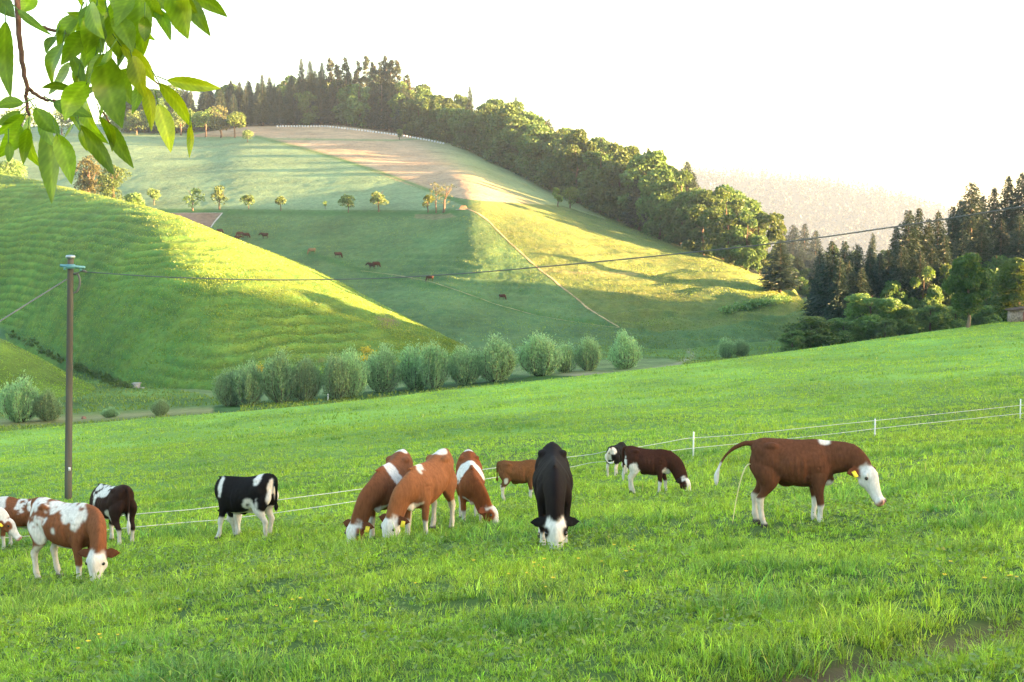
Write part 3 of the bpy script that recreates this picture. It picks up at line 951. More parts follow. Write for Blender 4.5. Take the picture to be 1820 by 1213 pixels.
for i, (px, top, d, w) in enumerate([
        (1456, 442, 192, 44), (1500, 423, 189, 52), (1522, 430, 191, 50), (1545, 436, 188, 48), (1562, 446, 192, 44), (1492, 452, 182, 46), (1530, 470, 182, 46), (1508, 460, 184, 44),
        (1590, 398, 193, 46), (1630, 366, 192, 52), (1648, 384, 192, 54), (1600, 430, 184, 54), (1664, 372, 200, 48), (1634, 440, 184, 50), (1578, 440, 187, 44), (1655, 430, 186, 46),
        (1690, 362, 206, 52), (1704, 352, 208, 50), (1742, 344, 206, 56), (1762, 330, 208, 56), (1786, 310, 210, 60), (1810, 302, 208, 62), (1836, 306, 206, 62), (1862, 296, 204, 64), (1890, 290, 208, 64), (1676, 412, 192, 56), (1708, 400, 194, 56), (1742, 396, 194, 58), (1776, 384, 196, 60), (1808, 376, 194, 60), (1846, 380, 192, 60), (1930, 280, 205, 70), (1980, 270, 205, 70)]):
    put_spruce(px, top, d, w, i)
def put_broad(px, top, d, w, k, label, group=None, name='broadleaf_tree', low=.1, mat=None):
    x = (px - W / 2) / FPX * d
    g = drop(x, d); _, by = proj(np.array(g))
    h = max((by - top) / FPX * d, 3); wid = w / FPX * d
    return tag(link(name, (mat or BL)[k % len(mat or BL)], None, (g.x, g.y, g.z - low * h), k * 2.1, (wid / 11.8, wid / 11.8, h * (1 + low) / 20.5)), label, 'tree', group)
SH = [broadleaf('understory_shrub', 600 + i, 20, 6, 11000, .36, BUSH, .0, 40, 2.0) for i in range(3)]
for i, (px, top, d, w, lab, nm) in enumerate([
        (1548, 506, 172, 100, 'big rounded green shrub in front of the dark spruces', 'understory_shrub'),
        (1444, 556, 168, 92, 'rounded shrub low at the valley mouth left of the spruces', 'understory_shrub'),
        (1410, 580, 166, 46, 'small shrub tucked against the rounded one at the valley mouth', 'understory_shrub'),
        (1500, 556, 170, 60, 'mid-sized shrub between the rounded shrub and the big green one', 'understory_shrub'),
        (1602, 535, 172, 70, 'dark shrub at the feet of the tall spruces', 'understory_shrub'),
        (1655, 530, 174, 70, 'dark shrub left of the bare maple trunk', 'understory_shrub'),
        (1700, 535, 178, 60, 'dark low shrub behind the bare maple trunk', 'understory_shrub'),
        (1752, 538, 180, 66, 'dark low shrub between the maple and the hut', 'understory_shrub'),
        (1575, 560, 168, 44, 'little shrub at the meadow edge below the big green shrub', 'understory_shrub')]):
    put_broad(px, top, d, w, i, lab, None, nm, .03, SH)
VL = 'hazy tree filling the valley beyond the lone conifer'
for i, (px, top, d, w, k) in enumerate([
        (1338, 420, 300, 46, 'b'), (1362, 405, 315, 50, 'b'), (1408, 398, 330, 44, 's'), (1428, 396, 345, 44, 's'), (1448, 408, 335, 44, 's'), (1468, 424, 350, 48, 'b'), (1350, 450, 285, 40, 'b'), (1420, 440, 300, 44, 's'),
        (1440, 450, 305, 44, 's'), (1400, 450, 290, 40, 'b'), (1390, 400, 360, 44, 's'), (1484, 430, 370, 48, 'b'), (1436, 480, 282, 36, 's'), (1416, 490, 280, 36, 'b'), (1456, 460, 320, 44, 's'), (1375, 425, 330, 50, 'b'), (1510, 440, 380, 60, 'b'), (1540, 440, 390, 60, 'b'), (1470, 480, 300, 40, 's')]):
    d *= 1.5
    if k == 's':
        put_spruce(px, top, d, w, i, VL, 'hazy valley trees')
    else:
        put_broad(px, top, d, w, i, VL, 'hazy valley trees')
for i, (px, top, d, w, k) in enumerate([(1400, 468, 290, 34, 'b'), (1416, 452, 300, 36, 's'), (1430, 466, 292, 34, 'b'), (1446, 474, 286, 34, 's'), (1422, 490, 272, 30, 'b'), (1440, 500, 266, 30, 'b'), (1408, 498, 268, 28, 'b'), (1456, 496, 272, 30, 's'), (1468, 470, 290, 36, 'b')]):
    (put_spruce(px, top, d, w, i, VL, 'hazy valley trees') if k == 's' else put_broad(px, top, d, w, i, VL, 'hazy valley trees'))
for i, (px, top, d, w, lab) in enumerate([(1692, 432, 186, 66, 'leafy tree rising among the spruces just left of the maple'), (1640, 468, 182, 62, 'leafy tree before the spruces between big green shrub and maple'), (1770, 420, 192, 70, 'leafy tree among the spruces between maple and hedge tree'), (1588, 480, 182, 56, 'leafy tree standing above the big green shrub at the spruces')]):
    put_broad(px, top, d, w, i, lab)
put_spruce(1549, 412, 300, 22, 2, 'small reddish conifer tip between the two dark spruce groups', None)
put_broad(1578, 428, 290, 62, 3, 'bright green tree glowing in the gap between the spruce groups')

def meadow_edge(px, back):
    d = float(bound_Y(np.array([px, px + 1.0]))[0]) - back
    return drop((px - W / 2) / FPX * d, d, 'meadow')
g1 = meadow_edge(1722, 1.0)
part_tree('maple_tree', 1722, 443, 578, 92, 610, 'maple with bare brown trunk at the top edge of the bright meadow', None, MAPLE, g=g1, trunk=.12, nl=60, n=26000, ls=.15, bark=PALE_BARK, tr=.022, lrk=.30)
g2 = meadow_edge(1810, -3)
part_tree('hedge_tree', 1812, 449, 560, 100, 611, 'light green round tree over the hut at the photo edge', None, ORCHARD, g=g2, trunk=.0, nl=60, n=26000, ls=.15, lrk=.30)

# ---- woods too far off to tell trees apart
FARLEAF = leaf_mat('far_forest', (.013, .022, .024), .05)  # leaf colour made dark and bluish so the sunlit ridge looks shaded
def far_wood():
    rg = np.random.default_rng(77)
    P, S, C = [], [], []
    for k in range(2600):
        px = rg.uniform(1000, 2100)
        t = rg.uniform(0, 1) ** .7
        i = int(t * 38)
        j = int((px - 700) / (2900 - 700) * 259)
        b = PR[i, j]
        m = 26
        h = rg.uniform(14, 24)
        f = rg.random(m)
        wid = h * .26 * (1.05 - f) if rg.random() < .4 else h * .3 * np.sin(.3 + f * 2.7)
        a = rg.uniform(0, 6.28, m)
        P.append(np.stack([b[0] + np.cos(a) * wid, b[1] + np.sin(a) * wid, b[2] + h * f], -1))
        S.append(rg.uniform(1.4, 2.8, m)); C.append(np.full(m, rg.uniform(.85, 1.15)))
    P, S, C = np.concatenate(P), np.concatenate(S), np.concatenate(C)
    U = rand_dirs(rg, len(P))
    V, F = cloud(P, U, unit(np.cross(U, rand_dirs(rg, len(P)))), S, S * .7)
    o = link('distant_wood', mesh_from('distant_wood', V, F, FARLEAF, None, np.repeat(C[:, None] * np.ones(3), 4, 0)))
    tag(o, 'hazy continuous forest covering the far ridge', 'forest', None, 'stuff')
far_wood()

# ---- scrub line on the terraced slope, ravine herbs, yellow broom
def scrub(name, pts, n, hh, ls, mat, seed, on, spread=6):
    rg = np.random.default_rng(seed)
    P = []
    a = np.array(pts, float)
    L = np.concatenate([[0], np.cumsum(np.hypot(*np.diff(a, axis=0).T))])
    for k in range(n):
        s = rg.uniform(0, L[-1])
        px, py = np.interp(s, L, a[:, 0]) + rg.normal(0, spread * .4), np.interp(s, L, a[:, 1]) + rg.normal(0, spread * .3)
        g = ground(px, py, *on)
        if g is None: continue
        m = 40
        h = hh * rg.uniform(.4, 1.1)
        P.append(np.array(g) + rg.normal(0, 1, (m, 3)) * [h * .5, h * .5, h * .28] + [0, 0, h * .4])
    P = np.concatenate(P)
    U = unit(rand_dirs(rg, len(P)) + [0, 0, .6])
    S = ls * rg.uniform(.6, 1.4, len(P))
    V, F = cloud(P, U, unit(np.cross(U, rand_dirs(rg, len(P)))), S, S * .6)
    return link(name, mesh_from(name, V, F, mat, None, np.repeat(rg.uniform(.7, 1.3, (len(P), 1)) * np.ones(3), 4, 0)))
tag(scrub('bramble_hedge', [(1290, 556), (1330, 546), (1370, 539), (1400, 536)], 90, 1.2, .22, BUSH, 620, ('hillside',)), 'dark bramble scrub along the terrace below the lone conifer', 'scrub', None, 'stuff')
tag(scrub('ravine_herbs', [(20, 596), (60, 614), (130, 652), (225, 690)], 90, .7, .16, ORCHARD, 621, ('spur_hill', 'knoll', 'valley_floor'), 10), 'pale tall herbs in the crease between knoll and spur', 'herbs', None, 'stuff')
BROOM = leaf_mat('broom_flowers', (.42, .38, .03), .3)
for i, (px, py, lab) in enumerate([(650, 626, 'yellow flowering broom at the spur foot above the willows, larger patch'), (462, 660, 'small yellow flowering broom behind the pole-side willows'), (648, 640, 'yellow broom peeping between willow crowns below the larger patch')]):
    tag(scrub('broom_shrub', [(px - 4, py), (px + 4, py + 3)], 7, .9, .12, BROOM, 630 + i, ('spur_hill', 'valley_floor'), 5), lab, 'shrub')
print('forest trees', nfor)
# ================================================================ CALVES
def hide_mat():
    m, nt, out = nodes('calf_hide')
    L = nt.links.new
    ca = N(nt, 'ShaderNodeVertexColor', layer_name='Col')
    tc = N(nt, 'ShaderNodeTexCoord')
    mp = N(nt, 'ShaderNodeMapping'); mp.inputs['Scale'].default_value = (1, 1, .35)
    L(tc.outputs['Object'], mp.inputs[0])
    nz = N(nt, 'ShaderNodeTexNoise', i_Scale=38.0, i_Detail=5.0)
    L(mp.outputs[0], nz.inputs['Vector'])
    rp = N(nt, 'ShaderNodeMapRange'); rp.inputs[1].default_value = .3; rp.inputs[2].default_value = .7
    rp.inputs[3].default_value = .78; rp.inputs[4].default_value = 1.15
    L(nz.outputs[0], rp.inputs[0])
    mx = N(nt, 'ShaderNodeMixRGB', blend_type='MULTIPLY', i_0=1.0)
    L(ca.outputs[0], mx.inputs[1]); L(rp.outputs[0], mx.inputs[2])
    b = N(nt, 'ShaderNodeBsdfPrincipled')
    b.inputs['Roughness'].default_value = .75
    b.inputs['Specular IOR Level'].default_value = .04
    b.inputs['Sheen Weight'].default_value = .0
    b.inputs['Sheen Roughness'].default_value = .35
    L(mx.outputs[0], b.inputs['Base Color'])
    bp = N(nt, 'ShaderNodeBump', i_Strength=.35, i_Distance=.012)
    L(nz.outputs[0], bp.inputs['Height']); L(bp.outputs[0], b.inputs['Normal'])
    L(b.outputs[0], out.inputs[0])
    return m
HIDE = hide_mat()
EYE = simple('eye_dark', (.012, .008, .006), .15, .6, 0)
TAGM = simple('ear_tag_yellow', (.80, .62, .04), .5, .3, .05)
DROPS = simple('pale_liquid', (.75, .66, .32), .2, .6, .05)

def ringtube(C, S, Nn, a, b, n=20, top=0.0):
    """Rings about centres C, half widths a along S, half heights b along Nn; 'top' narrows the upper side."""
    th = np.linspace(0, 2 * np.pi, n, endpoint=False)
    ct, st = np.cos(th), np.sin(th)
    tp = 1 - np.reshape(top, (-1, 1)) * np.clip(st, 0, 1)[None] ** 1.5
    V = C[:, None] + S[:, None] * (a[:, None] * ct[None] * tp)[..., None] + Nn[:, None] * (b[:, None] * st[None])[..., None]
    k = len(C)
    i, j = np.meshgrid(np.arange(k - 1), np.arange(n), indexing='ij')
    F = np.stack([i * n + j, i * n + (j + 1) % n, (i + 1) * n + (j + 1) % n, (i + 1) * n + j], -1).reshape(-1, 4)
    V = np.concatenate([V.reshape(-1, 3), C[:1], C[-1:]])
    j = np.arange(0, n, 2)
    q = len(V)
    c1 = np.stack([(j + 2) % n, (j + 1) % n, j, np.full(len(j), q - 2)], -1)
    c2 = np.stack([(k - 1) * n + j, (k - 1) * n + (j + 1) % n, (k - 1) * n + (j + 2) % n, np.full(len(j), q - 1)], -1)
    return V, np.concatenate([F, c1, c2])

def smooth_path(P, k):
    P = np.asarray(P, float)
    return pchip(np.arange(len(P)), P, np.linspace(0, len(P) - 1, k))

TRUNK, NECK, HEAD, EAR, FLEG, HLEG, TAIL = range(7)
KX = .80      # a calf is short-coupled

def calf_mesh(name, head=(.80, 0, .30), hdir=(.25, 0, -1), roll=0.0, feet=((0, 0),) * 4, tail='hang', coat=None, vox=.013, neck_up=0.0, back=0.0, seed=0, thin=1.0, pitch=0.0):
    """Body in a unit of about one metre at the withers, facing +X. feet: fore-aft / sideways shifts of
    front right, front left, hind right, hind left. coat(p, part, t, noise) -> pigment."""
    parts = []
    def add(V, F, part, t):
        parts.append((np.asarray(V), F, np.full(len(V), part), np.broadcast_to(np.asarray(t, float), (len(V),))))
    # trunk
    T = np.array([(-.615, .80, .06, .05, .0), (-.59, .80, .115, .135, .1), (-.53, .775, .165, .205, .2), (-.42, .755, .200, .235, .3), (-.30, .735, .215, .245, .38), (-.12, .70, .228, .270, .42),
                  (.08, .69, .226, .280, .45), (.24, .71, .200, .285, .48), (.36, .735, .178, .275, .46), (.45, .745, .150, .235, .35), (.53, .735, .110, .165, .2), (.575, .72, .05, .08, 0)])
    T[:, 0] *= KX
    T = smooth_path(T, 46)
    C = np.stack([T[:, 0], np.zeros(len(T)), T[:, 1] + back * np.cos(T[:, 0] * 3.0) - pitch * T[:, 0]], -1)
    n = len(C)
    V, F = ringtube(C, np.tile([0, 1.0, 0], (n, 1)), np.tile([0, 0, 1.0], (n, 1)), T[:, 2] * thin, T[:, 3], 28, T[:, 4])
    add(V, F, TRUNK, V[:, 0])
    # bony points: hips, pin bones, withers, brisket, navel
    for c, r in (((-.34, .115, .90), (.09, .05, .045)), ((-.34, -.115, .90), (.09, .05, .045)), ((-.565, .06, .875), (.05, .04, .05)), ((-.565, -.06, .875), (.05, .04, .05)),
                 ((.30, 0, .965), (.16, .05, .035)), ((.50, 0, .55), (.08, .045, .075)), ((-.10, 0, .44), (.10, .03, .045)), ((-.55, 0, .92), (.06, .04, .045)), ((.0, 0, .945), (.5, .03, .025)),
                 ((.33, .125, .66), (.12, .06, .17)), ((.33, -.125, .66), (.12, .06, .17))):
        th = np.linspace(-1.5, 1.5, 9)
        cc = np.array(c) * [KX, 1, 1] + np.array([0, 0, back * math.cos(c[0] * KX * 3.0) - pitch * c[0] * KX]) + np.stack([np.sin(th) * r[0], 0 * th, 0 * th], -1)
        V, F = ringtube(cc, np.tile([0, 1.0, 0], (9, 1)), np.tile([0, 0, 1.0], (9, 1)), np.cos(th) * r[1] + .002, np.cos(th) * r[2] + .002, 14)
        add(V, F, TRUNK, 0)
    # head frame
    P = np.array(head, float) - np.array([.10, 0, 0]); h = np.array(hdir, float); h /= np.linalg.norm(h)
    side = np.cross([0, 0, 1.0], h if abs(h[2]) < .97 else np.array([h[0] * 1.0 + (.3 if h[0] >= 0 else -.3), h[1], 0]))
    if np.linalg.norm(side) < 1e-3: side = np.array([0, 1.0, 0])
    side /= np.linalg.norm(side)
    fu = np.cross(h, side)
    side, fu = side * math.cos(roll) + fu * math.sin(roll), fu * math.cos(roll) - side * math.sin(roll)
    # neck
    n0 = np.array([.30 * KX, 0, .80 - pitch * .30 * KX]); n1 = np.array([.50 * KX, 0, .79 + neck_up - pitch * .5 * KX])
    ctrl = np.array([n0, n1, (n1 + P) / 2 + np.array([.035, 0, .05]) - .03 * h, P - .05 * h * 0 - .02 * fu, P + .06 * h - .02 * fu])
    k = 22
    C = smooth_path(ctrl, k)
    Tn = unit(np.gradient(C, axis=0))
    f = np.linspace(0, 1, k)[:, None]
    S = unit((1 - f) * np.array([0, 1.0, 0]) + f * side)
    S = unit(S - Tn * (S * Tn).sum(1)[:, None])
    Nn = np.cross(Tn, S)
    a = np.interp(f[:, 0], [0, .25, .55, .8, 1], [.145, .130, .104, .090, .075])
    b = np.interp(f[:, 0], [0, .25, .55, .8, 1], [.21, .205, .172, .135, .098])
    V, F = ringtube(C, S, Nn, a, b, 24, np.full(k, .35))
    add(V, F, NECK, np.concatenate([np.repeat(f[:, 0], 24), [0, 1]]))
    # head
    Hh = np.array([(-.045, 0, .045, .05), (-.02, .0, .078, .085), (.03, .004, .098, .105), (.08, .008, .106, .115), (.13, .008, .104, .112), (.19, .0, .088, .098), (.25, -.008, .071, .082), (.31, -.014, .061, .068), (.355, -.017, .063, .062), (.395, -.018, .066, .060), (.425, -.02, .058, .050), (.442, -.022, .035, .03)])
    Hh = smooth_path(Hh, 30) * np.array([1.06, 1.1, 1.05, 1.06])
    C = P + h * Hh[:, :1] + fu * Hh[:, 1:2]
    k = len(C)
    V, F = ringtube(C, np.tile(side, (k, 1)), np.tile(fu, (k, 1)), Hh[:, 2], Hh[:, 3], 24, np.full(k, .22))
    add(V, F, HEAD, np.concatenate([np.repeat(Hh[:, 0], 24), [-.05, .47]]))
    for s in (-1, 1):     # cheek, brow and nostril swellings
        for tt, so, fo, rr in ((.14, .062, -.045, .055), (.105, .082, .055, .032), (.428, .036, .02, .026)):
            c = P + h * tt + side * so * s + fu * fo
            th = np.linspace(-1.5, 1.5, 7)
            V, F = ringtube(c + h * np.sin(th)[:, None] * rr * 1.3, np.tile(side, (7, 1)), np.tile(fu, (7, 1)), np.cos(th) * rr + .001, np.cos(th) * rr + .001, 12)
            add(V, F, HEAD, tt)
        # ear: a leaf held out sideways
        b0 = P + h * .012 + side * .085 * s + fu * .005
        d = unit(side * s * 1.0 - h * .12 - fu * .18 + np.array([0, 0, -.10]))
        up = unit(h * -1.0 - d * (h * -1.0 @ d)); nrm = np.cross(d, up)
        tt = np.linspace(0, 1, 12)
        wdt = .068 * np.sin(np.clip(tt * 1.0 + .12, 0, 1) * np.pi) ** .8 * (1.05 - .3 * tt) + .004
        Cc = b0 + d * (tt * .205)[:, None] + nrm * (.02 * tt * (1 - tt))[:, None]
        V, F = ringtube(Cc, np.tile(up, (12, 1)), np.tile(nrm, (12, 1)), wdt, np.full(12, .0135), 14)
        add(V, F, EAR, s)
    # poll tuft
    th = np.linspace(-1.4, 1.4, 7)
    V, F = ringtube(P - h * .025 + fu * .05 + side * np.sin(th)[:, None] * .06, np.tile(h, (7, 1)), np.tile(fu, (7, 1)), np.cos(th) * .045, np.cos(th) * .04, 12)
    add(V, F, HEAD, 0)
    # legs
    FL_ = [(.345, .105, .74, .135, .055), (.34, .125, .60, .115, .070), (.335, .13, .50, .078, .058), (.345, .128, .40, .055, .047), (.36, .125, .30, .046, .044), (.362, .125, .26, .044, .043), (.355, .122, .20, .033, .030), (.35, .12, .12, .033, .031), (.352, .12, .085, .040, .037), (.368, .12, .05, .034, .034), (.378, .12, .03, .046, .043), (.385, .12, -.03, .053, .047)]
    HL_ = [(-.42, .085, .80, .165, .075), (-.415, .115, .68, .175, .095), (-.385, .135, .58, .145, .085), (-.375, .138, .50, .105, .068), (-.42, .135, .42, .072, .052), (-.475, .13, .365, .058, .043), (-.505, .127, .325, .054, .040), (-.50, .125, .27, .040, .034), (-.49, .122, .18, .035, .032), (-.478, .12, .095, .042, .038), (-.455, .12, .05, .034, .034), (-.445, .12, .03, .047, .043), (-.438, .12, -.03, .054, .047)]
    for q, (path, s, part) in enumerate(((FL_, -1, FLEG), (FL_, 1, FLEG), (HL_, -1, HLEG), (HL_, 1, HLEG))):
        A = smooth_path(path, 40)
        A[:, 0] *= KX
        w = np.clip(1 - A[:, 2] / .70, 0, 1.05)
        dx, dy = feet[q]
        C = np.stack([A[:, 0] + dx * w, s * A[:, 1] + dy * w, A[:, 2]], -1)
        k = len(C)
        V, F = ringtube(C, np.tile([0, 1.0, 0], (k, 1)), np.tile([1.0, 0, 0], (k, 1)), A[:, 4], A[:, 3], 16)
        add(V, F, part, s)
    # tail
    if tail == 'hang':
        tp = [(-.57, 0, .94), (-.64, 0, .92), (-.665, .01, .80), (-.66, .015, .62), (-.655, .02, .46), (-.655, .02, .36), (-.65, .02, .24)]
    elif tail == 'raised':
        tp = [(-.57, 0, .94), (-.66, 0, .945), (-.78, .0, .90), (-.90, .01, .80), (-.98, .01, .66), (-1.01, .01, .54), (-1.01, .01, .44)]
    elif tail == 'curl':
        tp = [(-.57, 0, .94), (-.65, 0, .90), (-.68, .05, .78), (-.67, .04, .62), (-.665, -.05, .56), (-.665, -.14, .64), (-.665, -.16, .78)]
    else:
        tp = tail
    A = smooth_path(tp, 30)
    A[:, 0] += .57 * (1 - KX)
    A[:, 2] += pitch * .45 * np.clip(1.6 - np.arange(30) / 18, 0, 1)
    tf = np.linspace(0, 1, 30)
    r = np.interp(tf, [0, .1, .5, .68, .80, .93, 1], [.042, .034, .020, .018, .036, .026, .006])
    Tn = unit(np.gradient(A, axis=0))
    S = unit(np.cross(Tn, np.array([.2, .97, 0])) + 1e-6); S2 = np.cross(Tn, S)
    V, F = ringtube(A, S, S2, r, r, 12)
    add(V, F, TAIL, np.concatenate([np.repeat(tf, 12), [0, 1]]))

    Vs = np.concatenate([p[0] for p in parts])
    off = np.cumsum([0] + [len(p[0]) for p in parts])
    me = mesh_from('calf_source', Vs, [p[1] + o for p, o in zip(parts, off)])
    tmp = bpy.data.objects.new('calf_source', me)
    COL.objects.link(tmp)
    md = tmp.modifiers.new('r', 'REMESH'); md.mode = 'VOXEL'; md.voxel_size = vox; md.use_smooth_shade = True
    sm = tmp.modifiers.new('s', 'SMOOTH'); sm.factor = .5; sm.iterations = 7 if vox < .02 else 1
    dg = bpy.context.evaluated_depsgraph_get()
    ev = tmp.evaluated_get(dg)
    body = bpy.data.meshes.new_from_object(ev)
    body.name = name
    bpy.data.objects.remove(tmp)
    kd = KDTree(len(Vs))
    for i, v in enumerate(Vs): kd.insert(v, i)
    kd.balance()
    nv = len(body.vertices)
    co = np.empty(nv * 3, np.float32); body.vertices.foreach_get('co', co); co = co.reshape(-1, 3)
    idx = np.array([kd.find(v)[1] for v in co.tolist()])
    part = np.concatenate([p[2] for p in parts])[idx]
    if vox < .02:      # flank hollow, ribs, shoulder and thigh muscle lines
        vn = np.empty(nv * 3, np.float32); body.vertex_normals.foreach_get('vector', vn); vn = vn.reshape(-1, 3)
        x, y, z = (co / [KX, 1, 1]).T
        ga = lambda cx, cz, rx, rz: np.exp(-((x - cx) / rx) ** 2 - ((z - cz) / rz) ** 2)
        tr = (part == TRUNK) & (np.abs(y) > .06)
        dsp = -.024 * ga(-.22, .80, .07, .07) - .016 * ga(.19, .62, .045, .16) - .014 * ga(-.27, .60, .04, .10) + .012 * ga(-.46, .66, .10, .12) + .010 * ga(.34, .74, .06, .10)
        dsp += .0035 * np.sin(x * 62 + z * 9) * ga(.02, .70, .17, .16)
        dsp += -.012 * ga(-.50, .84, .05, .05)
        dsp = np.where(tr | (part == HLEG), dsp, 0) + .006 * fbm(x * 5, y * 5, z * 5, 300 + seed, 2)
        co = co + vn * dsp[:, None]
        body.vertices.foreach_set('co', co.astype(np.float32).ravel())
    t = np.concatenate([p[3] for p in parts])[idx]
    no = fbm(co[:, 0] * 7, co[:, 1] * 7, co[:, 2] * 7, 70 + seed, 4)
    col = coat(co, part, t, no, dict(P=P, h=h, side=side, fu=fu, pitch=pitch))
    ed = np.empty(len(body.edges) * 2, np.int32); body.edges.foreach_get('vertices', ed); ed = ed.reshape(-1, 2)
    for _ in range(2 if vox < .02 else 0):      # hair blends the patch edges
        acc, cnt = col.copy(), np.ones(nv)
        np.add.at(acc, ed[:, 0], col[ed[:, 1]]); np.add.at(acc, ed[:, 1], col[ed[:, 0]])
        np.add.at(cnt, ed[:, 0], 1); np.add.at(cnt, ed[:, 1], 1)
        col = acc / cnt[:, None]
    c4 = np.ones((nv, 4), np.float32); c4[:, :3] = col
    ca = body.color_attributes.new('Col', 'FLOAT_COLOR', 'POINT'); ca.data.foreach_set('color', c4.ravel())
    body.materials.clear(); body.materials.append(HIDE)
    body.polygons.foreach_set('use_smooth', np.ones(len(body.polygons), bool))
    return body, dict(P=P, h=h, side=side, fu=fu)

BROWN, DBROWN, BLACK, WHITE = np.array([.165, .064, .029]), np.array([.085, .030, .017]), np.array([.010, .009, .009]), np.array([.56, .54, .50])
SOCK = np.array([.60, .55, .48]); HOOF = np.array([.06, .05, .045]); PINK = np.array([.52, .30, .25])

def coat_fn(base, blobs=(), face='full', socks=.28, belly=True, hind_white=0.0, tailw=.62, earc=None, eye_patch=0, dark_low=.0, chest=False, neck_blobs=()):
    """blobs: (x, z, rx, rz, side) ellipses of white on the trunk and upper legs; side -1 right, 1 left, 0 both."""
    def f(co, part, t, no, hd):
        x, y, z = co.T
        z = np.where((part == TRUNK) | (part == NECK), z + hd['pitch'] * x, z)
        x = x / KX
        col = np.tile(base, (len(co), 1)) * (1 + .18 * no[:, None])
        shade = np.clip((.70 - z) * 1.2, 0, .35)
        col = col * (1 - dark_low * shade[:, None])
        wm = np.zeros(len(co), bool)
        trunkish = (part == TRUNK) | (part == FLEG) | (part == HLEG) | ((part == NECK) & (t < .5))
        for b in blobs:
            cx, cz, rx, rz, sd = b[:5]
            d = ((x - cx) / rx) ** 2 + ((z - cz) / rz) ** 2
            m = (d + no * 1.1 < 1) & trunkish
            if sd: m &= (y * sd > -.02)
            if len(b) > 5: m &= fbm(co[:, 0] * 13, co[:, 1] * 13, co[:, 2] * 13, 170, 3) > b[5] - .42
            wm |= m
        for t0, t1, sd in neck_blobs:
            m = (part == NECK) & (t + no * .15 > t0) & (t + no * .15 < t1)
            if sd: m &= (y * sd > 0)
            wm |= m
        if belly:
            wm |= (part == TRUNK) & (z < .455 + .05 * no) & (x > -.4)
        if chest:
            wm |= ((part == TRUNK) | ((part == NECK) & (t < .3))) & (x > .43) & (z < .57 + .08 * no)
        leg = (part == FLEG) | (part == HLEG)
        wm |= (part == FLEG) & (z < socks + .08 * no)
        wm |= (part == HLEG) & (z < socks + hind_white + .08 * no)
        wm |= (part == TAIL) & (t > tailw)
        # head
        rel = co - hd['P']
        a, s, u = rel @ hd['h'], rel @ hd['side'], rel @ hd['fu']
        isH = part == HEAD
        isN = (part == NECK) & (a > .0)
        if face == 'full':
            m = (isH & (a + .03 * no > -.03 + 1.3 * np.clip(-u - .06, 0, .2))) | ((part == NECK) & (t > .93) & (u > .0))
            wm |= m
        elif face == 'mask':
            wm |= isH & ((np.abs(s) < .066 + .03 * no) & (u > 0) | (a > .22 + .05 * no) | ((a < .05) & (u > .02)))
        if eye_patch:
            for q in (-1, 1):
                wm &= ~(isH & (np.hypot((a - .13) * .7, (s - q * .112)) < .042 + .02 * no) & (u > -.03))
        col[wm] = WHITE * (1 + .10 * no[wm, None])
        col[(part == HLEG) & (z < .45) & wm] *= np.array([.92, .87, .80])
        if earc is not None:
            e = part == EAR
            col[e] = earc * (1 + .15 * no[e, None])
        mz = isH & (a > .432 + .012 * no)
        col[mz] = PINK if face != 'none' else np.array([.05, .04, .04])
        # nostrils and mouth line
        ns = isH & (a > .425) & (np.abs(np.abs(s) - .032) < .014) & (u > .0)
        col[ns] = np.array([.08, .05, .05])
        ml = isH & (a > .37) & (np.abs(u + .05 - (a - .37) * .1) < .008)
        col[ml] = np.array([.22, .14, .12])
        hf = leg & (z < .035)
        col[hf] = HOOF
        return np.clip(col, .004, .9)
    return f

HERD = 'calves grazing on the near meadow'
def ico(r, seg=10):
    th = np.linspace(0, np.pi, seg)
    return ringtube(np.stack([np.cos(th) * r, 0 * th, 0 * th], -1), np.tile([0, 1.0, 0], (seg, 1)), np.tile([0, 0, 1.0], (seg, 1)), np.sin(th) * r + 1e-4, np.sin(th) * r + 1e-4, 12)

def place_calf(px, py, hpx, yaw, label, group=HERD, tags=(), eyes=True, tilt=0.0, **kw):
    g = ground(px, py, 'meadow')
    sc = hpx / FPX * g.y / 1.0
    body, hd = calf_mesh('body', **kw)
    r = empty('calf', (g.x, g.y, g.z - .02), rad(yaw), sc)
    r.rotation_euler = (0, rad(tilt), rad(yaw))
    tag(r, label, 'calf', group)
    link('body', body, r)
    P, h, side, fu = hd['P'], hd['h'], hd['side'], hd['fu']
    for s in (-1, 1):
        if eyes:
            V, F = ico(.021)
            link('eye', mesh_from('eye', V + P + h * .14 + side * s * .100 + fu * .05, F, EYE, None, None, True), r)
        if s in tags:
            gg = Geo()
            d = unit(side * s - h * .12 - fu * .18 + np.array([0, 0, -.10]))
            c = P + h * .03 + side * .085 * s + d * .10
            R = np.stack([h, d, np.cross(h, d)], 1)
            gg.box(c + fu * .022 + h * .02, (.075, .055, .008), R=R)
            gg.box(c + fu * .030 - h * .012, (.014, .014, .012), R=R)
            link('ear_tag', gg.mesh('ear_tag', TAGM), r)
    return r

EB = np.array([.10, .036, .017])
cf = coat_fn
# the standing calf on the right
C_L = place_calf(1408, 930, 152, -6, 'brown calf with white head standing side-on with tail raised, relieving itself', tags=(-1,),
    head=(.89, -.10, .70), hdir=(.42, -.46, -.80), neck_up=.04, tail='raised', feet=((.03, 0), (-.02, 0), (.02, 0), (-.05, 0)), seed=1, back=.055, pitch=.05,
    coat=cf(np.array([.092, .038, .020]), [(.43, 1.03, .09, .055, 0)], 'full', .30, False, .02, .60, EB, chest=True))
def stream():
    gg = Geo()
    t = np.linspace(0, 1, 14)[:, None]
    p = np.array([-.50, 0, .72]) + np.array([-.20, 0, 0]) * t ** .7 + np.array([0, 0, -.72]) * t ** 1.5
    gg.tube(p, np.linspace(.010, .006, 14), 6)
    link('stream', gg.mesh('stream', DROPS, True), C_L)
stream()
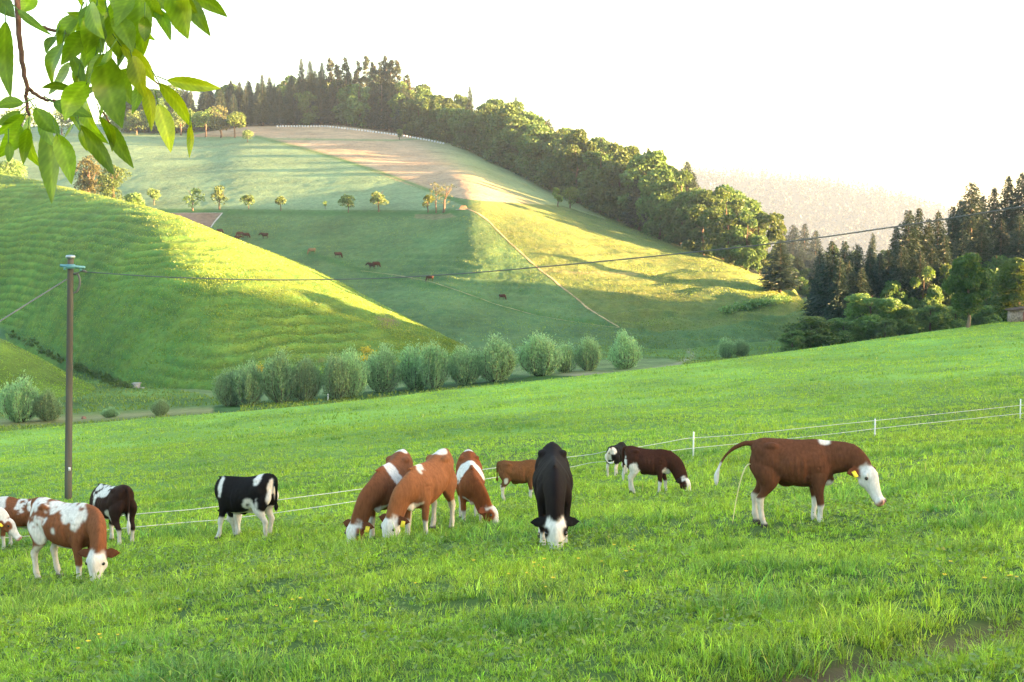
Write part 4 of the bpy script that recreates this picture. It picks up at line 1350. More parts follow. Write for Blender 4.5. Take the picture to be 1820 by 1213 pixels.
# front left, patched
place_calf(122, 1030, 148, -24, 'red-brown and white patched calf before the wooden pole, white face turned to us', tags=(),
    head=(.72, -.16, .46), hdir=(.12, -.30, -.95), tail='hang', feet=((.0, 0), (-.02, 0), (-.02, 0), (.10, 0)), seed=2, pitch=0.05,
    coat=cf(BROWN, [(-.48, .80, .10, .22, -1, .25), (-.30, .82, .12, .14, -1, .45), (-.22, .92, .30, .07, 0, .3), (-.33, .60, .12, .16, -1, .1), (.18, .88, .10, .12, -1, .25), (.36, .85, .13, .17, -1, .12), (-.02, .66, .04, .04, -1), (.05, .93, .06, .08, -1)], 'full', .24, True, .18, .5, EB))
# behind it, seen from the rear
place_calf(202, 966, 110, 136, 'dark brown calf seen from behind beside the pole, white tail tip hanging', tags=(), eyes=False, pitch=.16,
    head=(.72, 0, .40), hdir=(.2, 0, -1), tail='hang', feet=((0, 0), (.05, 0), (0, 0), (-.04, 0)), seed=3,
    coat=cf(np.array([.026, .014, .011]), [(.10, .92, .26, .12, 0, .2), (.38, .85, .14, .2, 0, .2), (-.22, .50, .14, .09, 0)], 'full', .26, True, .05, .58, BLACK))
# half hidden body at the left edge
place_calf(38, 975, 96, 172, 'red-brown calf with white side patches, half hidden behind the patched calf', tags=(), eyes=False,
    head=(.74, 0, .42), hdir=(.2, 0, -1), seed=4, coat=cf(BROWN, [(-.12, .84, .16, .14, 1, .2), (-.40, .88, .10, .10, 1), (.40, .80, .12, .26, 1)], 'full', .26, True, .1, .6, EB))
# head coming in at the edge
place_calf(-54, 992, 95, 3, 'calf cut by the photo edge, only its brown-cheeked white head showing', tags=(-1,),
    head=(.80, -.06, .74), hdir=(.62, -.12, -.70), seed=5, coat=cf(BROWN, [(.40, .80, .14, .28, 0, .2)], 'mask', .28, True, .1, .6, EB, neck_blobs=[(.45, .8, 0)]))
# black and white, head hidden
place_calf(438, 957, 118, 160, 'black and white calf grazing with its head hidden, white hind legs', tags=(), eyes=False, pitch=.16,
    head=(.58, -.40, .34), hdir=(.05, -.35, -1), thin=1.1, tail=[(-.57, 0, .94), (-.64, 0, .90), (-.655, .0, .78), (-.65, .0, .66), (-.645, .0, .58), (-.645, .0, .52), (-.64, 0, .46)],
    feet=((-.06, 0), (.14, 0), (.06, 0), (-.02, 0)), seed=6,
    coat=cf(BLACK, [(-.36, .93, .07, .10, 1), (.47, .84, .07, .17, 1), (-.22, .56, .12, .10, 1, .12), (-.63, .72, .05, .2, 0), (-.30, .47, .16, .08, 1), (-.40, .60, .025, .05, 1)], 'full', .36, True, .16, .95, BLACK))
# three brown ones
place_calf(694, 950, 138, -107, 'red-brown calf with a white band over the shoulders, head at the grass', tags=(1,),
    head=(.80, -.16, .30), hdir=(.34, -.10, -.93), seed=7, pitch=0.22, feet=((.04, 0), (-.03, 0), (0, 0), (.05, 0)),
    coat=cf(BROWN, [(.16, .93, .14, .2, 0), (.14, .72, .08, .2, 1), (-.5, .98, .09, .04, 0)], 'mask', .30, True, .1, .6, EB, chest=True))
place_calf(760, 948, 138, -117, 'red-brown calf with pure white face, grazing shoulder to shoulder with the white-banded one', tags=(1,),
    head=(.78, -.10, .34), hdir=(.36, -.06, -.93), seed=8, pitch=0.22, feet=((.02, 0), (-.04, 0), (.03, 0), (-.06, 0)),
    coat=cf(np.array([.205, .084, .037]), [(.30, .98, .10, .07, 0, .2), (-.42, 1.0, .14, .05, 0)], 'full', .28, True, .12, .6, EB, chest=True))
place_calf(836, 928, 116, -84, 'red-brown calf with a square white saddle, muzzle turned aside to the grass', tags=(),
    head=(.66, .20, .36), hdir=(.25, .50, -.82), seed=9, pitch=0.26, feet=((0, 0), (.02, .03), (0, 0), (0, 0)),
    coat=cf(np.array([.165, .053, .019]), [(.14, .94, .22, .24, 0), (-.5, 1.0, .06, .04, 0)], 'mask', .24, True, .1, .6, EB, chest=True))
# small one behind the black calf
place_calf(922, 888, 74, 3, 'plain light brown calf half hidden behind the black one', tags=(), eyes=False,
    head=(.74, 0, .40), hdir=(.2, 0, -1), seed=10, tail=[(-.57, 0, .94), (-.62, 0, .92), (-.64, 0, .82), (-.64, 0, .7), (-.64, 0, .6), (-.64, 0, .52), (-.64, 0, .46)],
    coat=cf(np.array([.125, .054, .022]), [(-.40, .52, .06, .07, -1)], 'full', .30, False, .08, .98, EB))
# black calf facing us
place_calf(983, 962, 164, -90, 'black calf facing the viewer with lowered white face and spread ears', tags=(),
    head=(.78, .0, .40), hdir=(.34, .02, -.94), seed=11, pitch=0.16, thin=.95, feet=((.02, .0), (-.03, 0), (0, 0), (0, 0)),
    coat=cf(np.array([.012, .009, .009]), [], 'full', .17, False, .05, .6, BLACK, eye_patch=1))
# two far ones
place_calf(1096, 846, 60, 62, 'small black and white calf seen from behind, white tail curled over its rump', tags=(), eyes=False,
    head=(.74, 0, .40), hdir=(.2, 0, -1), seed=12, tail=[(-.57, 0, .94), (-.65, 0, .90), (-.68, .06, .78), (-.68, .10, .64), (-.675, .04, .52), (-.67, -.08, .50), (-.67, -.15, .58)],
    coat=cf(BLACK, [(-.6, .86, .12, .10, -1), (-.6, .62, .10, .12, 1)], 'full', .34, False, .1, .12, BLACK))
place_calf(1152, 876, 84, -12, 'dark brown calf with white legs and face grazing below the fence post', tags=(),
    head=(.84, -.08, .36), hdir=(.42, -.20, -.88), seed=13, pitch=0.10, feet=((-.04, 0), (.10, 0), (.08, 0), (-.02, 0)),
    coat=cf(np.array([.042, .017, .011]), [(-.36, .55, .14, .13, -1, .1), (-.60, .66, .06, .14, 0), (.48, .52, .10, .08, 0)], 'mask', .30, False, .22, .6, BLACK, chest=True))

# ---- far cattle on the pasture, too small to show parts
def far_cow_mesh(seed, base, hd, hdr):
    b, _ = calf_mesh('far_cow', head=hd, hdir=hdr, vox=.045, seed=seed, coat=cf(base, [], 'none', .0, False, 0, 2, base))
    return b
FC = [far_cow_mesh(20, np.array([.05, .023, .016]), (.78, 0, .36), (.3, 0, -1)), far_cow_mesh(21, np.array([.045, .022, .016]), (.85, 0, .85), (.8, 0, -.6)), far_cow_mesh(22, np.array([.15, .105, .06]), (.78, 0, .36), (.3, 0, -1))]
for i, (px, py, hpx, yaw, k, lab) in enumerate([
        (390, 416, 9, 10, 0, 'far brown cow peeking over the sunlit spur crest, highest of the herd'), (427, 422, 10, 200, 0, 'far brown cow at the spur crest, upper one of three close together'), (422, 428, 9, 20, 1, 'far brown cow half sunk behind the spur crest'),
        (437, 424, 10, 0, 0, 'far brown cow at the spur crest, walking ahead of the other two'), (471, 425, 11, 180, 1, 'far brown cow standing alone right of the crest trio'), (555, 452, 11, 190, 2, 'far pale tan cow on the dark pasture'),
        (600, 459, 11, 10, 0, 'far brown cow grazing just right of the tan one'), (661, 479, 12, 160, 1, 'far brown cow of the touching pair on the pasture, nearer one'), (668, 476, 11, 20, 0, 'far brown cow of the touching pair on the pasture, farther one'),
        (765, 500, 11, 170, 0, 'far brown cow just below the cable on the pasture'), (892, 533, 10, 0, 0, 'far brown cow lowest on the slope near the path corner')]):
    g = ground(px, py, 'hillside') or ground(px, py)
    s = hpx / FPX * g.y / 1.0
    tag(link('cow', FC[k], None, g, rad(yaw), s), lab, 'cow', 'cattle on the far pasture')
# ================================================================ GRASS
BLADE = leaf_mat('grass_blades', (.25, .42, .05), .5, hue=(1.25, 1.1, .35), rough=.42, spec=.4)
def blades(rg, X, Y, Z, Ht, Wd, lean, col, b=None):
    n = len(X)
    a = rg.uniform(0, 2 * np.pi, n)
    fx, fy = np.cos(a), np.sin(a)
    if b is None: b = rg.uniform(0, 2 * np.pi, n)
    lx, ly = np.cos(b) * lean * Ht, np.sin(b) * lean * Ht
    w = Wd / 2
    B = np.stack([X, Y, Z], -1)
    D = np.stack([fx * w, fy * w, 0 * w], -1)
    M = B + np.stack([lx * .35, ly * .35, Ht * .60], -1)
    T = B + np.stack([lx, ly, Ht * np.sqrt(np.clip(1 - .45 * lean ** 2, .2, 1))], -1)
    V = np.stack([B - D, B + D, M + D * .8, M - D * .8, T], 1).reshape(-1, 3)
    k = np.arange(n)[:, None] * 5
    F4 = (k + np.array([[0, 1, 2, 3]])); F3 = (k + np.array([[3, 2, 4]]))
    return V, F4, F3, np.repeat(col, 5, 0)

def clumps(X, Y):
    """Lush dark tufts where the herd leaves grass standing: 0..1."""
    n = fbm(X * .95, Y * 1.15, 0, 81, 3)
    n2 = fbm(X * .16, Y * .22, 0, 83, 3)
    return np.clip((n - .14) * 4.5, 0, 1) * np.clip(.5 + n2 * 2.0, 0, 1)

def grass_field():
    """Tufts of a dozen blades that fan out; taller and bluer where the herd leaves it, thin in the rut."""
    rg = np.random.default_rng(5)
    VV, F4, F3, CC, off = [], [], [], [], 0
    for y0, y1, dens, wd, hh, per in ((4.0, 9.5, 4200, .0050, .055, 13), (9.5, 14.5, 2500, .0062, .061, 12), (14.5, 22, 1250, .0088, .072, 10), (22, 40, 360, .015, .078, 7), (40, 75, 95, .028, .085, 4), (75, 170, 26, .052, .10, 2)):
        k = .52
        n = int(dens * k * (y1 * y1 - y0 * y0) / per)
        Y = np.sqrt(rg.uniform(y0 * y0, y1 * y1, n))
        X = rg.uniform(-k, k, n) * Y
        if y0 > 39:
            px, _ = proj(np.stack([X, Y, meadow_z(X, Y)], -1))
            keep = Y < np.interp(px, mpx, bY) - .3
            X, Y = X[keep], Y[keep]
        on = sstep(.2, 1.2, X) * sstep(9, 6, X)
        keep = rg.random(len(X)) > on * np.exp(-((ditch(X, Y) + .02) / .14) ** 2) * (.60 + 1.0 * fbm(X * 1.6, Y * 1.6, 0, 89, 2))
        keep &= rg.random(len(X)) < .75 + fbm(X * 1.3, Y * 1.3, 0, 88, 3) * 1.1
        X, Y, on = X[keep], Y[keep], on[keep]
        cl = clumps(X, Y)
        patch = fbm(X * .35, Y * .35, 0, 85, 3)
        tall = 1 + 1.1 * cl + .4 * patch + .40 * on * np.exp(-((ditch(X, Y) - .5) / .45) ** 2) + .5 * on * np.exp(-((ditch(X, Y) + .45) / .3) ** 2)
        tall = tall * np.exp(rg.normal(0, .30, len(X)))
        far = float(np.clip(1.25 - y0 / 50, .3, 1))
        tone = np.exp(rg.normal(0, .26 * far, len(X)))
        hue = rg.normal(0, far, len(X))
        m = len(X)
        X, Y, cl, patch, tall, tone, hue = [np.repeat(q, per) for q in (X, Y, cl, patch, tall, tone, hue)]
        N_ = len(X)
        ang = rg.uniform(0, 6.283, N_)
        rr = np.abs(rg.normal(0, .5, N_)) * np.maximum(.045, wd * 3.2) * (.8 + .5 * tall)
        X, Y = X + np.cos(ang) * rr, Y + np.sin(ang) * rr
        Ht = hh * tall * rg.uniform(.45, 1.4, N_)
        lean = np.clip(rg.normal(.75, .38, N_), .05, 1.4)
        W = wd * rg.uniform(.55, 1.5, N_) * (1 + .25 * cl)
        hue = hue * .7 + rg.normal(0, .7 * far, N_)
        col = np.stack([1 + .17 * hue + .30 * patch - .42 * cl, 1 + .10 * hue + .12 * patch - .30 * cl, 1 + .15 * hue + .25 * cl], -1)
        col = col * (tone * rg.uniform(1 - .38 * far, 1 + .38 * far, N_) * (1 + .3 * fbm(X * .09, Y * .06, 0, 87, 2)))[:, None]
        dry = rg.random(N_) < (.012 + .02 * (patch > .2)) * far ** 2
        col[dry] = np.array([2.2, 1.35, 4.5]) * rg.uniform(.6, 1.1, (dry.sum(), 1))
        V, f4, f3, c = blades(rg, X, Y, meadow_z(X, Y) - .01, Ht, W, lean, np.clip(col, .12, 6), ang + rg.normal(0, .6, N_))
        VV.append(V); F4.append(f4 + off); F3.append(f3 + off); CC.append(c); off += len(V)
    o = link('meadow_grass', mesh_from('meadow_grass', np.concatenate(VV), [np.concatenate(F4), np.concatenate(F3)], BLADE, None, np.concatenate(CC)))
    tag(o, 'fresh green pasture grass with darker lush tufts on the near meadow', 'grass', None, 'stuff')
    print('blades', off // 5)
grass_field()

def leaf_weeds():
    """Low broad leaves (clover, dock, dandelion) among the blades."""
    rg = np.random.default_rng(6)
    n = 45000
    Y = np.sqrt(rg.uniform(4.2 ** 2, 24 ** 2, n)); X = rg.uniform(-.5, .5, n) * Y
    keep = fbm(X * .7, Y * .7, 0, 91, 3) > .08
    X, Y = X[keep], Y[keep]
    P = np.stack([X, Y, meadow_z(X, Y) + rg.uniform(.02, .13, len(X))], -1)
    U = unit(rg.normal(0, 1, (len(X), 3)) * [1, 1, .5])
    Q = unit(np.cross(U, unit(rg.normal(0, .5, (len(X), 3)) + [0, 0, 1])))
    S = rg.uniform(.010, .028, len(X)) * (1 + .02 * Y)
    V, F = cloud(P, U, Q, S, S * .6)
    c = np.repeat(rg.uniform(.55, 1.1, (len(X), 1)) * np.array([.85, .95, 1.4]), 4, 0)
    o = link('meadow_herbs', mesh_from('meadow_herbs', V, F, BLADE, None, c))
    tag(o, 'low broad-leaved herbs growing between the grass blades', 'herbs', None, 'stuff')
leaf_weeds()

def hill_tufts(name, P, n, hh, wd, colr, seed, mask, label):
    """Coarse tufts standing on a hill sheet (seen from more than 100 m)."""
    rg = np.random.default_rng(seed)
    nr_, nc_ = P.shape[:2]
    i = rg.uniform(0, nr_ - 1.001, n); j = rg.uniform(0, nc_ - 1.001, n)
    a, b = i.astype(int), j.astype(int)
    fi, fj = (i - a)[:, None], (j - b)[:, None]
    Q = (P[a, b] * (1 - fi) + P[a + 1, b] * fi) * (1 - fj) + (P[a, b + 1] * (1 - fi) + P[a + 1, b + 1] * fi) * fj
    qx, qy = proj(Q)
    k = mask(qx, qy, Q) & (rg.random(n) < .7 + fbm(Q[:, 0] * .2, Q[:, 1] * .2, Q[:, 2] * .3, seed, 3))
    Q = Q[k]
    m = len(Q)
    no = fbm(Q[:, 0] * .12, Q[:, 1] * .12, Q[:, 2] * .2, seed + 1, 3)
    col = np.array(colr) * rg.uniform(.7, 1.35, (m, 1)) * (1 + .4 * no[:, None])
    V, f4, f3, c = blades(rg, Q[:, 0], Q[:, 1], Q[:, 2] - .03, hh * rg.uniform(.5, 1.5, m) * (1 + .6 * no), wd * rg.uniform(.6, 1.4, m), np.clip(rg.normal(.5, .3, m), 0, 1.2), col)
    o = link(name, mesh_from(name, V, [f4, f3], BLADE, None, c))
    tag(o, label, 'grass', None, 'stuff')
hill_tufts('spur_grass', PS[8:188 + 92], 130000, .15, .12, (.60, .54, .7), 95, lambda x, y, q: (x > -60) & (x < 850), 'tussocky grass covering the sunlit green spur')
hill_tufts('flank_grass', PH[8:330], 230000, .14, .12, (.50, .46, .9), 96, lambda x, y, q: (y > 376) & (x > 380) & (x < 1480) & ((x > 840) | (y > 385)), 'coarse grass on the far pasture and its sunlit flank')
hill_tufts('valley_grass', PV, 60000, .26, .14, (.62, .62, 1.0), 97, lambda x, y, q: (x > -60) & (x < 1450) & (dline(x, y, [(-200, 772), (0, 752), (250, 737), (420, 727)]) > 8) & ~inpoly(x, y, [(300, 690), (470, 690), (700, 668), (1000, 640), (1190, 638), (1230, 655), (1000, 676), (800, 690), (600, 708), (480, 716), (380, 705)]), 'rough grass on the valley floor behind the meadow')
hill_tufts('knoll_grass', PK, 22000, .14, .12, (.55, .55, .6), 98, lambda x, y, q: (x > -60), 'short grass on the little knoll at the photo edge')
# ================================================================ POLE, CABLES, FENCE, SMALL THINGS
WOODP = simple('weathered_pole_wood', (.075, .075, .064), .9, .2, .35, 5.0, .5, stretch=(1, 1, .06))
ZINC = simple('zinc_metal', (.30, .36, .40), .45, .5, .15, 10, 0, .6)
BLUEZ = simple('blue_green_bracket', (.12, .30, .34), .5, .4, .2, 10, 0, .3)
RUBBER = simple('cable_rubber', (.075, .085, .09), .5, .4, .1)
WHITEP = simple('white_plastic', (.62, .64, .66), .5, .4, .06, 6)
GREYW = simple('grey_fence_wood', (.16, .15, .13), .9, .2, .3, 9, .4, stretch=(1, 1, .2))
WIRE = simple('white_fence_tape', (.48, .52, .52), .6, .3, .05)
CONC = simple('concrete', (.33, .32, .31), .9, .2, .25, 6, .4)
STONE = simple('rubble_masonry', (.27, .21, .18), .9, .2, .5, 4.5, .8)
TILE = simple('dark_roof_tiles', (.10, .065, .05), .85, .2, .4, 7, .6)
DOORR = simple('faded_red_boards', (.28, .10, .08), .8, .2, .3, 5, .3, stretch=(4, 4, .3))
LOGS = simple('cut_logs', (.20, .12, .085), .9, .15, .4, 6, .5)
BALE = simple('white_bale_wrap', (.42, .45, .48), .5, .5, .08, 5)
YELLOW = simple('buttercup_petals', (.75, .52, .02), .5, .3, .1)
STEM = simple('flower_stem', (.07, .15, .025), .7, .2, .2)
PATHM = ground_mat('trodden_path', 2.0, .3, .4, .1)

# ---- wooden pole
PB = ground(121, 889, 'meadow'); PD = PB.y
pole = empty('utility_pole', PB)
tag(pole, 'weathered wooden utility pole with metal cap standing behind the patched calf', 'pole')
ptop = pt(125.5, 459, PD); dv = ptop - PB
mpx_ = PD / FPX
gg = Geo()
k = np.linspace(0, 1, 14)
gg.tube(np.array([np.array(dv) * (q * 1.0) - np.array([0, 0, .4 * (q == 0)]) for q in k]), (6.5 - 1.2 * k) * mpx_, 14)
link('shaft', gg.mesh('shaft', WOODP, True), pole)
gg = Geo()
gg.tube([dv + Vector((0, 0, -.02)), dv + Vector((0, 0, .0)), dv + Vector((0, 0, .05)), dv + Vector((0, 0, .09)), dv + Vector((0, 0, .10))], [5.9 * mpx_, 8.2 * mpx_, 8.4 * mpx_, 7.4 * mpx_, 2 * mpx_], 14)
link('cap', gg.mesh('cap', ZINC, True), pole)
def loc(px, py, off=0.0): return pt(px, py, PD + off) - PB
gg = Geo()
a, b = loc(107, 472.5, -.17), loc(151, 476, -.17)
gg.tube([a, b], [.05, .05], 4); gg.tube([loc(115, 480, -.15), loc(115.5, 474, -.15)], [.05, .03], 8); gg.tube([loc(143, 476, -.15), loc(143.5, 482, -.15)], [.03, .035], 8)
gg.box(loc(126, 474, -.19), (.26, .05, .14))
link('crossarm', gg.mesh('crossarm', BLUEZ), pole)
gg = Geo()
p = [loc(130, 487), loc(134, 487), loc(140, 485), loc(143.5, 482.5), loc(146, 482), loc(150, 482.5), loc(154.5, 484)]
gg.tube(p, np.array([2.2, 2.4, 1.2, 1.1, 2.4, 2.6, 1.2]) * mpx_, 10)
link('cable_clamp', gg.mesh('cable_clamp', RUBBER, True), pole)
gg = Geo()
gg.tube(smooth_path([loc(138, 487), loc(141, 494), loc(142, 502), loc(140, 512), loc(136, 519), loc(131, 521)], 20), .035, 6)
link('cable_loop', gg.mesh('cable_loop', RUBBER, True), pole)
gg = Geo(); gg.box(loc(123.5, 834, -.165), (.07, .02, .11)); gg.box(loc(123.5, 834, -.18), (.045, .012, .05))
link('number_plate', gg.mesh('number_plate', WHITEP), pole)
# ---- cables
cx = np.array([(154, 484), (300, 493), (500, 498), (640, 496), (800, 488), (960, 475), (1200, 452), (1400, 430), (1600, 402), (1820, 367), (2300, 285)], float)
cd = np.interp(cx[:, 0], [154, 1820, 2300], [PD, 27, 22])
q = np.linspace(154, 2300, 160)
cp = at(q, pchip(cx[:, 0], cx[:, 1], q), PD + (26 - PD) * (q - 154) / (1820 - 154))
gg = Geo(); gg.tube(cp, .017, 6)
tag(link('cable', gg.mesh('cable', RUBBER, True)), 'long dark overhead cable sagging from the pole across the valley view', 'cable')
q = np.linspace(0, 1, 40)
gg = Geo(); gg.tube(at(118.5 - q * 260, 497 + q * 160 + q * q * 6, PD - .1 - 9 * q), .02, 6)
tag(link('cable', gg.mesh('cable', RUBBER, True)), 'short thin wire running from the pole down to the photo edge', 'cable')

# ---- electric fence
fence = empty('electric_fence', pt(896, 880, 29))
tag(fence, 'white two-strand electric fence crossing the meadow behind the calves', 'fence')
FO = fence.location
FD = ([-200, 5, 65, 253, 340, 383, 493, 540, 645, 724, 801, 858, 894, 1008, 1057, 1075, 1121, 1175, 1231, 1260, 1439, 1525, 1554, 1812, 2150],
      [966, 941, 935, 913, 906, 901, 889, 883, 869, 856, 845, 835, 830, 813, 807, 803, 797, 788, 778.5, 777, 760, 751, 748, 721, 684])
FB = ([-200, 5, 65, 253, 340, 381, 459, 540, 645, 802, 861, 894, 1017, 1057, 1075, 1191, 1230, 1260, 1439, 1493, 1554, 1812, 2150],
      [986, 956.5, 952, 936, 928, 925, 916, 905, 889, 863, 852, 847, 830, 822, 821, 802, 797, 794, 776, 770, 762.5, 735.5, 697])
def fdep(px): return np.interp(px, [-200, 0, 340, 540, 896, 1232, 1555, 1815, 2150], [21, 22.5, 24.5, 26, 30, 35.5, 38.5, 43, 47])
for nm, (xs, ys) in (('top_strand', FD), ('bottom_strand', FB)):
    q = np.linspace(-200, 2150, 260)
    gg = Geo(); gg.tube(at(q, pchip(xs, ys, q), fdep(q)) - np.array(FO), .0085, 5)
    link(nm, gg.mesh(nm, WIRE, True), fence)
def fpost(px, top, base, mat, r):
    d = float(fdep(px)); a = pt(px, top, d); b = pt(px - 1, base, d)
    z = drop(b.x, b.y, 'meadow')
    b = Vector((b.x, b.y, min(b.z, z.z) - .05))
    gg = Geo()
    gg.tube([b - FO, (a + b) / 2 - FO, a - FO, a - FO + Vector((0, 0, .01))], [r, r, r * .95, r * .3], 8)
    if mat is WHITEP:
        for f in (.42, .78): gg.box(b + (a - b) * f - FO + Vector((.0, -.02, 0)), (.05, .03, .03))
    o = link('post', gg.mesh('post', mat, True), fence)
    return o
for px, top, base in ((1233, 768, 816), (1555.5, 745, 788), (1814, 710, 753), (2080, 672, 714), (-120, 952, 1000)):
    fpost(px, top, base, WHITEP, .023)
fpost(896.5, 819, 872, GREYW, .045)['label'] = 'grey wooden fence post beside the light brown calf'

# ---- small valley things
def at_ground(name, px, py, label, cat, *on):
    g = ground(px, py, *on); r = empty(name, g); tag(r, label, cat); return r, g.y / FPX
r, u = at_ground('spring_box', 243, 690, 'small grey concrete spring box at the foot of the spur', 'spring box', 'valley_floor', 'spur_hill')
gg = Geo(); gg.box((0, 0, 3.5 * u), (11 * u, 10 * u, 9 * u)); link('basin', gg.mesh('basin', CONC), r)
gg = Geo(); gg.box((0, 0, 8.6 * u), (14 * u, 12 * u, 1.6 * u)); gg.box((9 * u, -4 * u, .6 * u), (12 * u, 8 * u, 1.5 * u)); link('lid', gg.mesh('lid', CONC), r)
r, u = at_ground('white_post', 583, 712, 'short white marker post in front of the willow row', 'post', 'valley_floor', 'meadow')
gg = Geo(); gg.tube([(0, 0, -.2), (0, 0, 11 * u), (0, 0, 11.8 * u)], [.8 * u, .8 * u, .3 * u], 8); link('shaft', gg.mesh('shaft', WHITEP, True), r)
gg = Geo(); gg.box((0, -.8 * u, 9 * u), (1.1 * u, .5 * u, 1.4 * u)); link('insulator', gg.mesh('insulator', RUBBER), r)
rg = np.random.default_rng(31)
g = ground(149, 745, 'valley_floor', 'meadow'); u = g.y / FPX
gg = Geo(); gg.tube([(0, 0, -.2), (0, 0, 1.5 * u), (0, 0, 4 * u), (.3 * u, 0, 5.2 * u)], [5.5 * u, 4.4 * u, 3.6 * u, 1.2 * u], 9)
o = link('tree_stump', gg.mesh('tree_stump', LOGS, True), None, g); tag(o, 'small brown tree stump on the verge right of the pole', 'stump')
r, u = at_ground('log_pile', 822, 373, 'low stack of brown logs on grey bearers beside the bare trees', 'log pile', 'hillside')
gg = Geo()
for lv in range(3):
    for j in range(6 - lv):
        x = (j - (5 - lv) / 2) * 2.4 * u
        gg.tube([(x + 1.5 * u, -4 * u, (1.9 + lv * 2.0) * u), (x + 1.5 * u, 4 * u, (1.9 + lv * 2.0) * u)], 1.15 * u, 8)
link('logs', gg.mesh('logs', LOGS, True), r)
gg = Geo(); gg.box((-1 * u, -3 * u, .5 * u), (22 * u, 1.4 * u, 1.0 * u)); gg.box((-1 * u, 3 * u, .5 * u), (22 * u, 1.4 * u, 1.0 * u)); link('bearers', gg.mesh('bearers', CONC), r)

# ---- white wrapped bales along the wood
gg = Geo(); gg.tube([(0, 0, -.1), (0, 0, .05), (0, 0, .75), (0, 0, .88), (0, 0, .9)], [.50, .54, .54, .46, .2], 14)
BM = gg.mesh('wrapped_bale', BALE, True)
bl = np.array([(493, 224.5), (580, 224.5), (636, 231), (692, 238), (720, 242), (760, 249), (788, 255)])
px = 493.0
while px <= 789:
    py = np.interp(px, bl[:, 0], bl[:, 1])
    g = ground(px, py + 1.5, 'hillside')
    if g is not None and g.y < 490:
        tag(link('wrapped_bale', BM, None, g, px, .62), 'white wrapped bale in the long line between tan field and wood', 'bale', 'white bales in a line under the wood')
    px += rg.uniform(4.6, 5.4)

# ---- stone shed by the hedge tree
sd = float(bound_Y(np.array([1808.0, 1820]))[0]) - 2.5
g = drop((1812 - W / 2) / FPX * sd, sd, 'meadow')
r = empty('shed', g, rad(-8)); tag(r, 'small stone shed with a dark roof at the photo edge under the round tree', 'shed')
u = sd / FPX
gg = Geo(); gg.box((.6, 0, .6), (3.3, 2.6, 1.9)); link('wall', gg.mesh('wall', STONE), r)
gg = Geo(); R = Matrix.Rotation(rad(-9), 3, 'Y'); gg.box((.6, 0, 1.75), (4.0, 3.2, .12), R=np.array(R)); gg.box((.6, 0, 1.83), (3.9, 3.1, .05), R=np.array(R)); link('roof', gg.mesh('roof', TILE), r)
gg = Geo(); gg.box((.55, -1.31, .62), (.75, .05, 1.35)); gg.box((.55, -1.34, .62), (.05, .02, 1.3)); dr = link('door', gg.mesh('door', DOORR), r)
gg = Geo(); gg.box((.82, -1.36, .62), (.05, .05, .16)); link('handle', gg.mesh('handle', ZINC), dr)

# ---- trodden paths on the hill
def ribbon(name, line, wpx, col, seed, on='hillside', lift=.06):
    a = np.array(line, float)
    s = np.concatenate([[0], np.cumsum(np.hypot(*np.diff(a, axis=0).T))])
    q = np.linspace(0, s[-1], int(s[-1] / 3))
    px, py = np.interp(q, s, a[:, 0]), np.interp(q, s, a[:, 1])
    px = px + 1.2 * vnoise(q * .05, 0, 0, seed)
    pts = [ground(x, y, on) for x, y in zip(px, py)]
    pts = np.array([p for p in pts if p is not None])
    t = unit(np.gradient(pts, axis=0)); sd_ = unit(np.cross(t, [0, 0, 1.0]))
    w = wpx * pts[:, 1] / FPX * (1 + .35 * vnoise(np.arange(len(pts)) * .4, 0, 0, seed + 1))
    rows = []
    for k in (-.5, 0, .5):
        p = pts + sd_ * (w * k)[:, None]
        p[:, 2] = [(drop(x, y, on) or Vector((x, y, z))).z + lift for x, y, z in p]
        rows.append(p)
    P = np.stack(rows, 1)
    c = np.array(col) * (1 + .25 * vnoise(P[..., 0] * .5, P[..., 1] * .5, 0, seed)[..., None])
    o = link(name, mesh_from(name, P.reshape(-1, 3), grid_faces(len(P), 3), PATHM, None, c.reshape(-1, 3), True))
    tag(o, kind='structure')
ribbon('path', [(828, 371), (850, 380), (872, 396), (905, 431), (940, 463), (970, 487), (1005, 516), (1045, 548), (1080, 571), (1101, 582)], 3.4, (.30, .235, .13), 71)
ribbon('path', [(640, 482), (700, 489), (760, 500), (820, 519), (880, 541), (950, 561), (1020, 573), (1070, 580), (1101, 583)], 2.0, (.24, .22, .12), 73)
ribbon('path', [(395, 379), (386, 390), (374, 405)], 2.6, (.34, .33, .30), 75)
ribbon('path', [(290, 379), (340, 379.5), (395, 379)], 1.6, (.30, .29, .26), 76)

# ---- buttercups in the pasture
gg = Geo()
gg.tube([(0, 0, -.02), (.01, 0, .1), (.0, .01, .2)], [.003, .0025, .002], 5, 1)
for k in range(6):
    a = k * 2 * math.pi / 6
    d = np.array([math.cos(a), math.sin(a), 0]); t = np.array([-d[1], d[0], 0])
    c = np.array([0, .01, .2])
    gg.add([c, c + d * .014 + t * .010 + [0, 0, .008], c + d * .024 + [0, 0, .014], c + d * .014 - t * .010 + [0, 0, .008]], [(0, 1, 2, 3)], 0)
FM = gg.mesh('buttercup', [YELLOW, STEM])
fl = [(1118, 988), (1125, 998), (1092, 993), (1127, 985), (935, 1042), (950, 1028), (958, 1022), (967, 1031), (966, 1020), (948, 1024), (905, 1044), (985, 1058), (970, 1063), (1068, 1020), (1112, 1046), (1402, 961), (1690, 1025), (1748, 1064), (1790, 1046), (1806, 1056), (1680, 1058), (493, 1096), (520, 1090), (533, 1094), (516, 1101), (585, 1092), (180, 1163), (210, 1150), (138, 1184), (158, 1178), (181, 1156), (1796, 1052), (240, 956), (402, 1122), (460, 1074), (1030, 1020), (1320, 1006), (1455, 1012), (560, 1142), (320, 1102), (740, 1060), (842, 1022)]
